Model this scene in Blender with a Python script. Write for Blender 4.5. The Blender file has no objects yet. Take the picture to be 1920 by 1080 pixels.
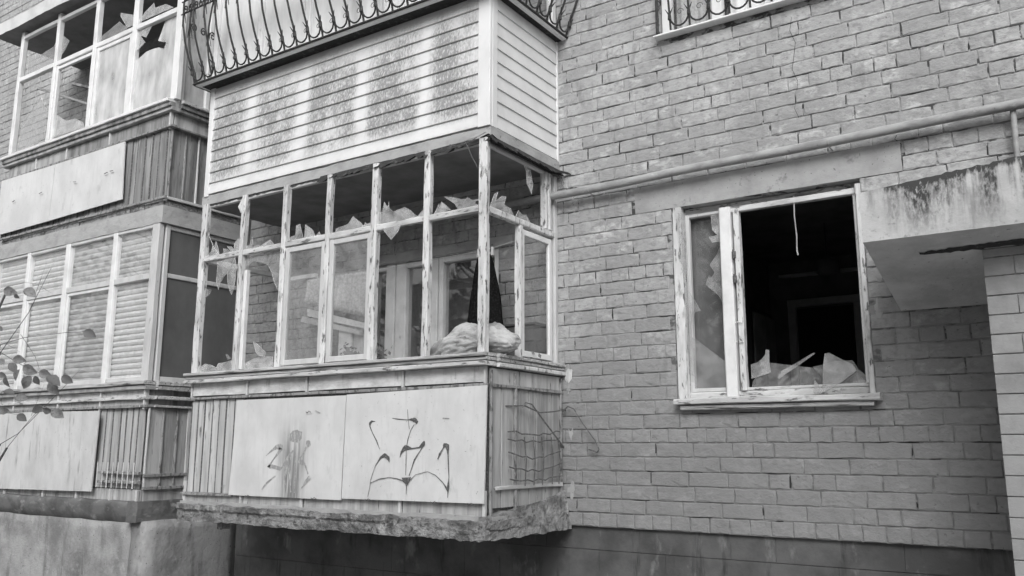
import bpy, bmesh, math, random
from mathutils import Vector, Matrix, noise
random.seed(11)
S = bpy.context.scene
COL = S.collection
R = math.radians
# ------------------------------------------------------------------ camera, sky, sun, exposure
cd = bpy.data.cameras.new('camera'); cam = bpy.data.objects.new('camera', cd); COL.objects.link(cam)
cd.sensor_width = 36.0; cd.lens = 1606.25/1920*36; cd.clip_start = .05; cd.clip_end = 500
CAM = Vector((3.4842, -5.9221, .4355))
_y, _p, _r = .5875, .1852, .0015
fw = Vector((-math.sin(_y)*math.cos(_p), math.cos(_y)*math.cos(_p), math.sin(_p)))
rt = Vector((math.cos(_y), math.sin(_y), 0)); up = rt.cross(fw)
r2 = rt*math.cos(_r)+up*math.sin(_r); u2 = -rt*math.sin(_r)+up*math.cos(_r)
cam.matrix_world = Matrix(((r2.x, u2.x, -fw.x, CAM.x), (r2.y, u2.y, -fw.y, CAM.y), (r2.z, u2.z, -fw.z, CAM.z), (0, 0, 0, 1)))
S.camera = cam
SUN_EL, SUN_AZ = 36, 152          # degrees; azimuth clockwise from +Y, the sun stands before the facade
world = bpy.data.worlds.new('World'); S.world = world; world.use_nodes = True
wn = world.node_tree; wn.nodes.clear()
sky = wn.nodes.new('ShaderNodeTexSky'); sky.sky_type = 'NISHITA'; sky.sun_disc = False
sky.sun_elevation = R(SUN_EL); sky.sun_rotation = R(SUN_AZ); sky.dust_density = 6; sky.air_density = 1.5
bw = wn.nodes.new('ShaderNodeRGBToBW'); bg = wn.nodes.new('ShaderNodeBackground'); wo = wn.nodes.new('ShaderNodeOutputWorld')
bg.inputs['Strength'].default_value = .15
wn.links.new(sky.outputs[0], bw.inputs[0]); wn.links.new(bw.outputs[0], bg.inputs[0]); wn.links.new(bg.outputs[0], wo.inputs[0])
sl = bpy.data.lights.new('sun', 'SUN'); sl.energy = 1.55; sl.angle = R(34); sl.color = (1, 1, 1)
so = bpy.data.objects.new('sun', sl); COL.objects.link(so)
d = Vector((math.sin(R(SUN_AZ))*math.cos(R(SUN_EL)), math.cos(R(SUN_AZ))*math.cos(R(SUN_EL)), math.sin(R(SUN_EL))))
so.rotation_euler = d.to_track_quat('Z', 'Y').to_euler(); so.location = (0, -8, 12)
S.view_settings.view_transform = 'Standard'; S.view_settings.look = 'None'
S.view_settings.exposure = 0.12; S.view_settings.gamma = 1; S.view_settings.use_curve_mapping = False
S.cycles.max_bounces = 8; S.cycles.transparent_max_bounces = 16

# ------------------------------------------------------------------ materials (the photograph is black and white: all greys)
def mat(name, base, layers=(), rough=.85, bump=(), spec=.3, objvar=0., metal=0.):
    """layers: (grey, scale xyz, lo, hi, detail, offset) noise masks over world position; bump: (scale xyz, height, detail)"""
    m = bpy.data.materials.new(name); m.use_nodes = True; t = m.node_tree; N = t.nodes; L = t.links
    b = N['Principled BSDF']; b.inputs['Roughness'].default_value = rough; b.inputs['Specular IOR Level'].default_value = spec
    b.inputs['Metallic'].default_value = metal
    geo = N.new('ShaderNodeNewGeometry'); pos = geo.outputs['Position']
    oi = N.new('ShaderNodeObjectInfo')
    def rgb(v): return (v, v, v, 1)
    def nz(sc, det, off=0.):
        mp = N.new('ShaderNodeMapping'); mp.inputs['Scale'].default_value = sc; mp.inputs['Location'].default_value = (off, off*.7, off*1.3)
        L.new(pos, mp.inputs['Vector'])
        n = N.new('ShaderNodeTexNoise'); n.inputs['Scale'].default_value = 1; n.inputs['Detail'].default_value = det; n.inputs['Roughness'].default_value = .62
        L.new(mp.outputs[0], n.inputs['Vector']); return n.outputs['Fac']
    def maprange(src, a, c):
        mr = N.new('ShaderNodeMapRange'); mr.inputs['From Min'].default_value = a; mr.inputs['From Max'].default_value = c
        L.new(src, mr.inputs['Value']); return mr.outputs[0]
    cn = N.new('ShaderNodeRGB'); cn.outputs[0].default_value = rgb(base); cur = cn.outputs[0]
    if objvar:
        mr = N.new('ShaderNodeMapRange'); mr.inputs['To Min'].default_value = 1-objvar; mr.inputs['To Max'].default_value = 1+objvar
        L.new(oi.outputs['Random'], mr.inputs['Value'])
        mx = N.new('ShaderNodeMix'); mx.data_type = 'RGBA'; mx.blend_type = 'MULTIPLY'; mx.inputs[0].default_value = 1
        L.new(cur, mx.inputs[6]); L.new(mr.outputs[0], mx.inputs[7]); cur = mx.outputs[2]
    masks = []
    for i, ly in enumerate(layers):
        g, sc, lo, hi, det = ly[:5]
        if callable(g): fac, g = g(N, L, geo, oi, nz, maprange), ly[5]
        else: fac = maprange(nz(sc, det, i*3.7), lo, hi)
        mx = N.new('ShaderNodeMix'); mx.data_type = 'RGBA'; L.new(fac, mx.inputs[0]); L.new(cur, mx.inputs[6]); mx.inputs[7].default_value = rgb(g)
        cur = mx.outputs[2]; masks.append(fac)
    L.new(cur, b.inputs['Base Color'])
    prev = None
    for sc, h, det in bump:
        bp = N.new('ShaderNodeBump'); bp.inputs['Distance'].default_value = h; bp.inputs['Strength'].default_value = 1
        L.new(nz(sc, det, 9.1), bp.inputs['Height'])
        if prev: L.new(prev, bp.inputs['Normal'])
        prev = bp.outputs[0]
    if prev: L.new(prev, b.inputs['Normal'])
    return m

def siding_dirt(N, L, geo, oi, nz, mr):
    """mould on the vinyl, broken by clean upright bands where the battens stand behind; front face only"""
    sp = N.new('ShaderNodeSeparateXYZ'); L.new(geo.outputs['Position'], sp.inputs[0])
    cur = None; wob = nz((9, 9, 2.5), 5, 7.)
    for x0, w in ((-2.70, .13), (-2.02, .15), (-1.30, .12), (-.62, .12), (.02, .22), (-3.30, .10)):
        a0 = N.new('ShaderNodeMath'); a0.operation = 'MULTIPLY_ADD'; a0.inputs[1].default_value = .16; L.new(wob, a0.inputs[0]); L.new(sp.outputs[0], a0.inputs[2])
        a = N.new('ShaderNodeMath'); a.operation = 'SUBTRACT'; a.inputs[1].default_value = x0+.08; L.new(a0.outputs[0], a.inputs[0])
        c = N.new('ShaderNodeMath'); c.operation = 'ABSOLUTE'; L.new(a.outputs[0], c.inputs[0])
        r = N.new('ShaderNodeMapRange'); r.inputs['From Min'].default_value = w*.25; r.inputs['From Max'].default_value = w; L.new(c.outputs[0], r.inputs['Value'])
        if cur is None: cur = r.outputs[0]
        else:
            q = N.new('ShaderNodeMath'); q.operation = 'MULTIPLY'; L.new(cur, q.inputs[0]); L.new(r.outputs[0], q.inputs[1]); cur = q.outputs[0]
    for src in (mr(nz((4, 4, 2.2), 3, 2.), .22, .58), mr(nz((75, 75, 30), 4, 5.), .30, .66), mr(sp.outputs[2], 2.86, 3.0), mr(sp.outputs[2], 3.86, 3.62)):
        q = N.new('ShaderNodeMath'); q.operation = 'MULTIPLY'; L.new(cur, q.inputs[0]); L.new(src, q.inputs[1]); cur = q.outputs[0]
    nx = N.new('ShaderNodeSeparateXYZ'); L.new(geo.outputs['Normal'], nx.inputs[0])
    s = N.new('ShaderNodeMapRange'); s.inputs['From Min'].default_value = -.3; s.inputs['From Max'].default_value = -.8; L.new(nx.outputs[1], s.inputs['Value'])
    q = N.new('ShaderNodeMath'); q.operation = 'MULTIPLY'; L.new(cur, q.inputs[0]); L.new(s.outputs[0], q.inputs[1])
    q2 = N.new('ShaderNodeMath'); q2.operation = 'MULTIPLY'; q2.use_clamp = True; q2.inputs[1].default_value = 1.9; L.new(q.outputs[0], q2.inputs[0]); return q2.outputs[0]

def low_wall_shade(N, L, geo, oi, nz, mr):
    """shade painted into the lower courses for the weaker light there, blotched like dirt"""
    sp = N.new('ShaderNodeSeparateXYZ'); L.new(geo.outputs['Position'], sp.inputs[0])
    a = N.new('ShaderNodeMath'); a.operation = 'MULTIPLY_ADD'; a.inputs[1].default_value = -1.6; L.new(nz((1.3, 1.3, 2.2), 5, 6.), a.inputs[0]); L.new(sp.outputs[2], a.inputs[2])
    q = N.new('ShaderNodeMath'); q.operation = 'MULTIPLY'; q.inputs[1].default_value = .72; L.new(mr(a.outputs[0], 1.4, -.5), q.inputs[0]); return q.outputs[0]  # painted shade grows towards the ground, as the light falls off

def smear(N, L, geo, oi, nz, mr):
    """an old rubbed-out spray figure running down the left sheet"""
    sp = N.new('ShaderNodeSeparateXYZ'); L.new(geo.outputs['Position'], sp.inputs[0])
    def lin(src, m, c): 
        q = N.new('ShaderNodeMath'); q.operation = 'MULTIPLY_ADD'; q.inputs[1].default_value = m; q.inputs[2].default_value = c; L.new(src, q.inputs[0]); return q.outputs[0]
    def mul(a, b):
        q = N.new('ShaderNodeMath'); q.operation = 'MULTIPLY'; L.new(a, q.inputs[0]); L.new(b, q.inputs[1]); return q.outputs[0]
    u = lin(sp.outputs[0], 1/.20, 1.90/.20); ab = N.new('ShaderNodeMath'); ab.operation = 'ABSOLUTE'; L.new(u, ab.inputs[0])
    m = mul(mr(ab.outputs[0], 1.0, .35), mr(sp.outputs[2], .70, .35)); m = mul(m, mr(nz((36, 10, 1.6), 5, 2.), .30, .62)); q3 = N.new('ShaderNodeMath'); q3.operation = 'MULTIPLY'; q3.use_clamp = True; q3.inputs[1].default_value = 1.25; L.new(m, q3.inputs[0]); return q3.outputs[0]

def canopy_streaks(N, L, geo, oi, nz, mr):
    """black moss runs from the canopy's top edge, fading downwards"""
    sp = N.new('ShaderNodeSeparateXYZ'); L.new(geo.outputs['Position'], sp.inputs[0])
    st = mr(nz((12, 6, .6), 4, 1.), .38, .56); gr = mr(nz((70, 70, 30), 4, 4.), .25, .6)
    zz = N.new('ShaderNodeMapRange'); zz.inputs['From Min'].default_value = 1.50; zz.inputs['From Max'].default_value = 1.84; 
    w_ = N.new('ShaderNodeMath'); w_.operation = 'MULTIPLY_ADD'; w_.inputs[1].default_value = -.085; L.new(sp.outputs[0], w_.inputs[0]); L.new(sp.outputs[2], w_.inputs[2])
    w2 = N.new('ShaderNodeMath'); w2.operation = 'ADD'; w2.inputs[1].default_value = .2168; L.new(w_.outputs[0], w2.inputs[0]); L.new(w2.outputs[0], zz.inputs['Value'])
    sum_ = N.new('ShaderNodeMath'); sum_.operation = 'MULTIPLY_ADD'; L.new(st, sum_.inputs[0]); L.new(zz.outputs[0], sum_.inputs[1])
    tp = mr(w2.outputs[0], 1.79, 1.85); L.new(tp, sum_.inputs[2])
    q = N.new('ShaderNodeMath'); q.operation = 'MULTIPLY'; L.new(sum_.outputs[0], q.inputs[0]); L.new(gr, q.inputs[1])
    xx = mr(sp.outputs[0], 2.60, 2.85)
    q1 = N.new('ShaderNodeMath'); q1.operation = 'MULTIPLY'; L.new(q.outputs[0], q1.inputs[0]); L.new(xx, q1.inputs[1])
    q2 = N.new('ShaderNodeMath'); q2.operation = 'MULTIPLY'; q2.use_clamp = True; q2.inputs[1].default_value = 1.9; L.new(q1.outputs[0], q2.inputs[0]); return q2.outputs[0]

def glass(name, dust=.2, grey=.6, spec_mix=1.0, scale=(6, 6, 6), lo=.3, hi=.75):
    m = bpy.data.materials.new(name); m.use_nodes = True; t = m.node_tree; N = t.nodes; L = t.links; N.clear()
    o = N.new('ShaderNodeOutputMaterial'); tr = N.new('ShaderNodeBsdfTransparent'); tr.inputs[0].default_value = (.975, .975, .975, 1)
    gl = N.new('ShaderNodeBsdfGlossy'); gl.inputs['Roughness'].default_value = .02; gl.inputs[0].default_value = (1, 1, 1, 1)
    df = N.new('ShaderNodeBsdfDiffuse'); df.inputs[0].default_value = (grey, grey, grey, 1)
    fr = N.new('ShaderNodeFresnel'); fr.inputs[0].default_value = 1.5
    gq = N.new('ShaderNodeNewGeometry'); im = N.new('ShaderNodeMapRange'); im.inputs['To Min'].default_value = 1.5; im.inputs['To Max'].default_value = 1/1.5
    L.new(gq.outputs['Backfacing'], im.inputs['Value']); L.new(im.outputs[0], fr.inputs[0])
    fm = N.new('ShaderNodeMath'); fm.operation = 'MULTIPLY'; fm.use_clamp = True; fm.inputs[1].default_value = 1.1*spec_mix; L.new(fr.outputs[0], fm.inputs[0])
    geo = N.new('ShaderNodeNewGeometry'); mp = N.new('ShaderNodeMapping'); mp.inputs['Scale'].default_value = scale; L.new(geo.outputs['Position'], mp.inputs[0])
    n = N.new('ShaderNodeTexNoise'); n.inputs['Scale'].default_value = 1; n.inputs['Detail'].default_value = 5; L.new(mp.outputs[0], n.inputs['Vector'])
    mr = N.new('ShaderNodeMapRange'); mr.inputs['From Min'].default_value = lo; mr.inputs['From Max'].default_value = hi
    mr.inputs['To Min'].default_value = dust*.45; mr.inputs['To Max'].default_value = dust*1.4; L.new(n.outputs[0], mr.inputs['Value'])
    a = N.new('ShaderNodeMixShader'); L.new(fm.outputs[0], a.inputs[0]); L.new(tr.outputs[0], a.inputs[1]); L.new(gl.outputs[0], a.inputs[2])
    c = N.new('ShaderNodeMixShader'); L.new(mr.outputs[0], c.inputs[0]); L.new(a.outputs[0], c.inputs[1]); L.new(df.outputs[0], c.inputs[2])
    L.new(c.outputs[0], o.inputs[0]); return m

M = {}
M['brick'] = mat('painted_brick', .38, [(.30, (1.3, 1.3, 1.0), .40, .62, 5), (.50, (7, 7, 12), .55, .68, 6), (.22, (10, 10, 3), .57, .72, 7), (.26, (22, 22, 30), .48, .68, 7), (low_wall_shade, None, 0, 0, 0, .20), (.13, (34, 34, 34), .66, .73, 4)], .7, [((60, 60, 60), .0035, 6), ((14, 14, 22), .008, 3)], objvar=.20)
M['mortar'] = mat('painted_mortar', .37, [(.28, (2, 2, 2), .4, .6, 4), (.06, (9, 9, 14), .49, .57, 6), (low_wall_shade, None, 0, 0, 0, .18)], .9, [((30, 30, 30), .006, 5)])
M['lintel'] = mat('lintel_plaster', .38, [(.29, (3, 3, 3), .42, .62, 7), (.20, (9, 9, 9), .60, .70, 7), (.13, (40, 40, 40), .66, .70, 3)], .85, [((25, 25, 25), .004, 5)])
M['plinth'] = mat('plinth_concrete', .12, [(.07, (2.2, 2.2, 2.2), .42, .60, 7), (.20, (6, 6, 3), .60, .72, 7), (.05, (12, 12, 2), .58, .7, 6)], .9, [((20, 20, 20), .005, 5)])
M['base'] = mat('base_plaster', .38, [(.20, (1.7, 1.7, 1.7), .42, .62, 7), (.15, (8, 8, 1.6), .54, .72, 7), (.38, (5, 5, 5), .56, .70, 7), (.10, (40, 40, 40), .66, .71, 3)], .9, [((14, 14, 14), .012, 7), ((70, 70, 70), .004, 4)])
M['basedark'] = mat('damp_cement', .17, [(.10, (4, 4, 6), .42, .6, 6), (.30, (6, 6, 12), .56, .70, 6)], .9, [((16, 16, 16), .006, 5)])
M['slab'] = mat('rough_concrete', .29, [(.13, (6, 6, 9), .46, .62, 7), (.52, (7, 7, 4), .56, .72, 7), (.07, (25, 25, 25), .56, .68, 6)], .95, [((22, 22, 30), .03, 7), ((70, 70, 70), .006, 4)])
M['canopy'] = mat('canopy_concrete', .52, [(.38, (3, 3, 3), .42, .66, 7), (.24, (10, 10, 2), .58, .72, 7), (.30, (30, 30, 30), .6, .7, 5), (canopy_streaks, None, 0, 0, 0, .06)], .9, [((25, 25, 25), .004, 5)])
M['soffit'] = mat('soffit_concrete', .56, [(.42, (3, 3, 3), .42, .62, 7), (.50, (9, 9, 9), .6, .7, 7), (.12, (34, 34, 34), .67, .72, 4)], .9, [((12, 12, 12), .010, 7), ((60, 60, 60), .003, 4)])
M['pillar'] = mat('pillar_paint', .30, [(.21, (4, 4, 4), .45, .7, 5), (.10, (16, 16, 9), .71, .74, 5)], .85, [((30, 30, 30), .004, 5)], objvar=.05)
M['white'] = mat('peeling_white_paint', .68, [(.46, (9, 9, 2.4), .40, .66, 7), (.27, (20, 20, 5), .57, .70, 7), (.13, (38, 38, 9), .565, .62, 6)], .7, [((38, 38, 9), .004, 6)])
M['whiteh'] = mat('peeling_white_paint_crosswise', .64, [(.40, (2.4, 9, 9), .40, .66, 7), (.24, (5, 20, 20), .57, .70, 7), (.14, (9, 38, 38), .565, .63, 6)], .7, [((9, 38, 38), .004, 6)])
M['whitec'] = mat('kept_white_paint', .74, [(.58, (5, 5, 5), .45, .72, 6), (.4, (40, 40, 10), .68, .74, 5)], .6, [((30, 30, 8), .002, 4)])
M['sash'] = mat('greyed_sash_paint', .56, [(.45, (7, 7, 2.4), .45, .7, 5), (.22, (38, 38, 9), .66, .72, 6)], .7, [((38, 38, 9), .003, 6)])
M['sill'] = mat('weathered_sill_wood', .42, [(.56, (2, 22, 22), .5, .62, 6), (.07, (3, 40, 50), .54, .64, 6)], .85, [((3, 40, 60), .008, 6)])
M['plank'] = mat('painted_planks', .52, [(.32, (11, 11, 1.2), .42, .66, 6), (.12, (40, 40, 5), .62, .70, 6)], .8, [((45, 45, 4), .004, 6)], objvar=.10)
M['plankw'] = mat('pale_band_boards', .66, [(.42, (5, 5, 9), .42, .66, 7), (.26, (14, 14, 3), .58, .74, 6), (.18, (18, 18, 30), .66, .74, 6)], .8, [((20, 20, 40), .003, 6)], objvar=.05)
M['plankd'] = mat('dark_weathered_planks', .31, [(.14, (11, 11, 1.0), .42, .62, 6), (.42, (22, 22, 2.2), .60, .74, 6), (.07, (50, 50, 4), .60, .68, 6)], .85, [((45, 45, 4), .005, 6)], objvar=.22)
M['planks'] = mat('grey_side_planks', .46, [(.27, (11, 11, 1.0), .42, .62, 6), (.12, (40, 40, 5), .64, .70, 6)], .85, [((45, 45, 4), .004, 6)], objvar=.14)
M['batten'] = mat('rusty_battens', .28, [(.10, (30, 30, 12), .5, .62, 5), (.5, (25, 25, 18), .62, .7, 5)], .8, [((50, 50, 30), .003, 5)])
M['board'] = mat('flat_sheet', .66, [(.55, (2.5, 2.5, 2), .40, .66, 8), (.56, (26, 26, 4), .52, .74, 7), (.42, (8, 8, 5), .60, .78, 8), (.28, (50, 50, 50), .68, .74, 3)], .6, [((6, 6, 3), .003, 3)])
M['boards'] = mat('flat_sheet_smeared', .66, [(.55, (2.5, 2.5, 2), .40, .66, 8), (.56, (26, 26, 4), .52, .74, 7), (.42, (8, 8, 5), .60, .80, 8), (smear, None, 0, 0, 0, .22)], .6, [((6, 6, 3), .003, 3)])
M['board2'] = mat('flat_sheet_stained', .62, [(.50, (4, 4, 2), .42, .66, 7), (.24, (18, 18, 2.6), .57, .74, 7), (.2, (50, 50, 50), .68, .74, 3)], .6, [((6, 6, 3), .003, 3)])
M['ink'] = mat('black_spray', .09, [(.24, (60, 60, 60), .5, .7, 3)], .6)
M['inkfade'] = mat('faded_spray', .30, [(.52, (60, 60, 25), .5, .68, 4)], .8)
M['vinyl'] = mat('vinyl_siding', .70, [(.60, (4, 4, 4), .4, .7, 4), (siding_dirt, None, 0, 0, 0, .27)], .5, [((80, 80, 80), .0006, 3)])
M['trim'] = mat('vinyl_trim', .74, [(.64, (4, 4, 2), .45, .75, 4)], .45)
M['flash'] = mat('flashing_metal', .80, [(.6, (8, 8, 8), .55, .75, 4)], .4)
M['dark'] = mat('dark_gap', .03)
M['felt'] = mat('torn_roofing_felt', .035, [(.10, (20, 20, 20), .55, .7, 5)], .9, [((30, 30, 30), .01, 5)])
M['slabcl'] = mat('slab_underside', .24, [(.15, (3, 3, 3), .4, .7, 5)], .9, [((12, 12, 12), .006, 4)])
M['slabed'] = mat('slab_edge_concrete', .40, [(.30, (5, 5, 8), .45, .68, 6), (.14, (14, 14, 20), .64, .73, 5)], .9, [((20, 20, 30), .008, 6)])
M['fascia'] = mat('plastered_fascia', .62, [(.48, (3, 3, 3), .45, .7, 5)], .8, [((12, 12, 12), .004, 4)])
M['iron'] = mat('black_iron', .035, [(.09, (50, 50, 50), .55, .7, 3)], .6)
M['rust'] = mat('rusty_wire', .10, [(.22, (60, 60, 60), .5, .7, 3)], .8)
M['pipe'] = mat('painted_pipe', .36, [(.24, (6, 14, 14), .42, .62, 6), (.46, (12, 20, 20), .62, .72, 5), (.15, (25, 25, 25), .66, .74, 5)], .6, [((18, 18, 18), .003, 5)])
M['curtain'] = mat('white_curtain', .93, [(.86, (14, 14, 1.5), .4, .7, 3)], .9)
M['net'] = mat('grey_lace_curtain', .55, [(.42, (50, 50, 50), .45, .6, 3)], .95)
M['shutter'] = mat('pale_blind', .80, [(.70, (3, 3, 3), .4, .7, 4)], .7)
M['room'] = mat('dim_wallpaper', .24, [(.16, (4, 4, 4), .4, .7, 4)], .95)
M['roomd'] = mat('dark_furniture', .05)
M['sidepanel'] = mat('dark_dusty_board', .13, [(.09, (3, 3, 2), .4, .7, 5), (.18, (40, 40, 40), .70, .76, 3)], .75, [((10, 10, 4), .002, 3)])
M['cloth'] = mat('sack_cloth', .48, [(.32, (7, 7, 7), .42, .62, 6), (.18, (16, 16, 16), .58, .72, 6)], .95, [((110, 110, 110), .002, 3), ((16, 16, 40), .012, 6)])
M['black'] = mat('black_wool', .012, [(.035, (60, 60, 60), .5, .7, 4)], 1., [((70, 70, 70), .01, 4)], spec=.05)
M['leaf'] = mat('grey_leaf', .24, [(.14, (60, 60, 60), .4, .7, 3), (.09, (200, 200, 200), .6, .7, 2)], .55, objvar=.35)
M['twig'] = mat('twig_bark', .09, [(.15, (90, 90, 30), .5, .7, 3)], .8)
M['ground'] = mat('dirt_ground', .27, [(.19, (.7, .7, .7), .4, .65, 6), (.16, (9, 9, 9), .6, .7, 5)], .95, [((8, 8, 8), .03, 5)])
M['bounce_path'] = mat('bounce_path_concrete', .50, [(.38, (2, 2, 2), .42, .65, 6)], .95)
M['bark'] = mat('tree_bark', .07, [], .9)
M['foliage'] = mat('tree_foliage', .06, [], .7)
M['glass'] = glass('clean_pane', .03, .5)
M['dusty'] = glass('dusty_pane', .15, .55, 1.3, (5, 5, 2.5))
M['mirror'] = glass('sky_reflecting_pane', .05, .8, 2.6)
M['frosted'] = glass('veiled_pane', .50, .92, 1.0, (3, 3, 1))
M['edge'] = mat('glass_edge', .85, [(.6, (60, 60, 60), .5, .7, 3)], .3, spec=.6)
M['dustlow'] = glass('grimy_inner_pane', .14, .35)
M['milky'] = glass('milky_pane', .62, .70, 1.5, (7, 7, 2.5), .35, .7)  # white diffuse film painted into the glass for the bright sky reflected there
M['shard'] = glass('dusty_shard', .24, .80, 2.4, (10, 10, 10), .35, .7)
M['shardlow'] = glass('thin_shard', .15, .62, 1.6, (9, 9, 9), .35, .7)
M['speck'] = glass('reflecting_pane', .07, .8, 1.3, (9, 9, 9), .50, .62)

# ------------------------------------------------------------------ mesh helpers
class MB:
    def __init__(s): s.v = []; s.f = []
    def add(s, vs, fs):
        b = len(s.v); s.v += [tuple(v) for v in vs]; s.f += [tuple(b+i for i in f) for f in fs]; return s
    def box(s, x0, x1, y0, y1, z0, z1):
        return s.add([(x0, y0, z0), (x1, y0, z0), (x1, y1, z0), (x0, y1, z0), (x0, y0, z1), (x1, y0, z1), (x1, y1, z1), (x0, y1, z1)],
                     [(0, 3, 2, 1), (4, 5, 6, 7), (0, 1, 5, 4), (1, 2, 6, 5), (2, 3, 7, 6), (3, 0, 4, 7)])
    def cbox(s, x0, x1, y0, y1, z0, z1, c=.003, j=0.):
        """box with chamfered edges (an octagon-ish section along its longest axis) and slight wobble"""
        dx, dy, dz = x1-x0, y1-y0, z1-z0; ax = max(range(3), key=lambda i: (dx, dy, dz)[i])
        lo = [x0, y0, z0]; hi = [x1, y1, z1]; a, b = [i for i in range(3) if i != ax]
        c = min(c, (hi[a]-lo[a])*.3, (hi[b]-lo[b])*.3)
        sec = [(lo[a]+c, lo[b]), (hi[a]-c, lo[b]), (hi[a], lo[b]+c), (hi[a], hi[b]-c), (hi[a]-c, hi[b]), (lo[a]+c, hi[b]), (lo[a], hi[b]-c), (lo[a], lo[b]+c)]
        n = max(1, min(14, int((hi[ax]-lo[ax])/.14))) if j else 1
        vs = []; sd = random.random()*50
        for k in range(n+1):
            t = lo[ax]+(hi[ax]-lo[ax])*k/n
            for q, (p, r) in enumerate(sec):
                P = [0, 0, 0]; P[ax] = t
                jj = j*noise.noise(Vector((t*3.1, q*.35, sd))) if j else 0; jk = j*noise.noise(Vector((t*2.3, q*.35, sd+9))) if j else 0
                P[a] = p+jj; P[b] = r+jk; vs.append(P)
        fs = []
        flip = (ax == 1)
        for k in range(n):
            for q in range(8):
                f = (k*8+q, k*8+(q+1) % 8, (k+1)*8+(q+1) % 8, (k+1)*8+q)
                fs.append(f)
        fs.append(tuple(range(7, -1, -1))); fs.append(tuple(range(n*8, n*8+8)))
        return s.add(vs, fs)
    def tube(s, pts, r, n=6, r1=None):
        pts = [Vector(p) for p in pts]; vs = []; fs = []; L = len(pts)
        for i, p in enumerate(pts):
            t = (pts[min(i+1, L-1)]-pts[max(i-1, 0)]).normalized()
            u = t.orthogonal() if i == 0 else (u-t*u.dot(t)).normalized()
            u.normalize(); w = t.cross(u); rr = r if r1 is None else r+(r1-r)*i/max(1, L-1)
            for k in range(n):
                a = 2*math.pi*k/n; vs.append(p+(u*math.cos(a)+w*math.sin(a))*rr)
        for i in range(L-1):
            for k in range(n): fs.append((i*n+k, i*n+(k+1) % n, (i+1)*n+(k+1) % n, (i+1)*n+k))
        fs.append(tuple(range(n-1, -1, -1))); fs.append(tuple(range((L-1)*n, L*n)))
        return s.add(vs, fs)
    def prism(s, poly, y, th, tilt=0.):
        """polygon in x,z given thickness in y, leaning a little"""
        n = len(poly); zc = min(p[1] for p in poly)
        vs = [(p[0], y+(p[1]-zc)*tilt, p[1]) for p in poly]+[(p[0], y+th+(p[1]-zc)*tilt, p[1]) for p in poly]
        return s.add(vs, [tuple(range(n)), tuple(range(2*n-1, n-1, -1))]+[(i, i+n, (i+1) % n+n, (i+1) % n) for i in range(n)])
    def slopeboard(s, x0, x1, yf, z0, z1, proud=.015, axis='x'):
        """one lap of siding: its lower edge stands proud and turns back under"""
        if axis == 'x':
            pr = [(yf-proud, z0), (yf-proud, z0+.006), (yf-.002, z1), (yf+.02, z1), (yf+.02, z0)]
            a = [(x0, p, q) for p, q in pr]; b = [(x1, p, q) for p, q in pr]
        else:
            pr = [(yf+proud, z0), (yf+proud, z0+.006), (yf+.002, z1), (yf-.02, z1), (yf-.02, z0)]
            a = [(p, x0, q) for p, q in pr]; b = [(p, x1, q) for p, q in pr]
        n = 5
        return s.add(a+b, [tuple(range(n)), tuple(range(2*n-1, n-1, -1))]+[(i, i+n, (i+1) % n+n, (i+1) % n) for i in range(n)])

def mesh(name, mb, m, smooth=False):
    me = bpy.data.meshes.new(name); me.from_pydata(mb.v, [], mb.f)
    bm = bmesh.new(); bm.from_mesh(me); bmesh.ops.recalc_face_normals(bm, faces=bm.faces); bm.to_mesh(me); bm.free()
    me.materials.append(m)
    if smooth: me.shade_smooth()
    return me
def link(name, me, parent=None, loc=(0, 0, 0)):
    o = bpy.data.objects.new(name, me); COL.objects.link(o); o.parent = parent
    if parent is not None and parent.location.length and me is not None and parent.type == 'EMPTY': o.location = Vector(loc)-parent.location
    elif parent is not None and parent.parent is None and parent.location.length: o.location = Vector(loc)-parent.location
    else: o.location = loc
    return o
def part(name, mb, m, parent, smooth=False, label=None, kind=None):
    """parts of parts: their parent already sits offset, so its own mesh space is the world's"""
    me = mesh(name, mb, m, smooth)
    o = bpy.data.objects.new(name, me); COL.objects.link(o); o.parent = parent
    if parent is not None:
        if parent.parent is None: o.location = -parent.location
        else: o.location = (0, 0, 0)
    if label: o['label'] = label
    if kind: o['kind'] = kind
    return o
def thing(name, label, cat, loc=(0, 0, 0), group=None):
    o = bpy.data.objects.new(name, None); COL.objects.link(o); o.location = loc; o.empty_display_size = .2
    o['label'] = label; o['category'] = cat
    if group: o['group'] = group
    return o
def solo(name, mb, m, label, cat, group=None, smooth=False):
    o = part(name, mb, m, None, smooth); o['label'] = label; o['category'] = cat
    if group: o['group'] = group
    return o
def struct(name, mb, m, smooth=False):
    o = part(name, mb, m, None, smooth); o['kind'] = 'structure'; return o

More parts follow.
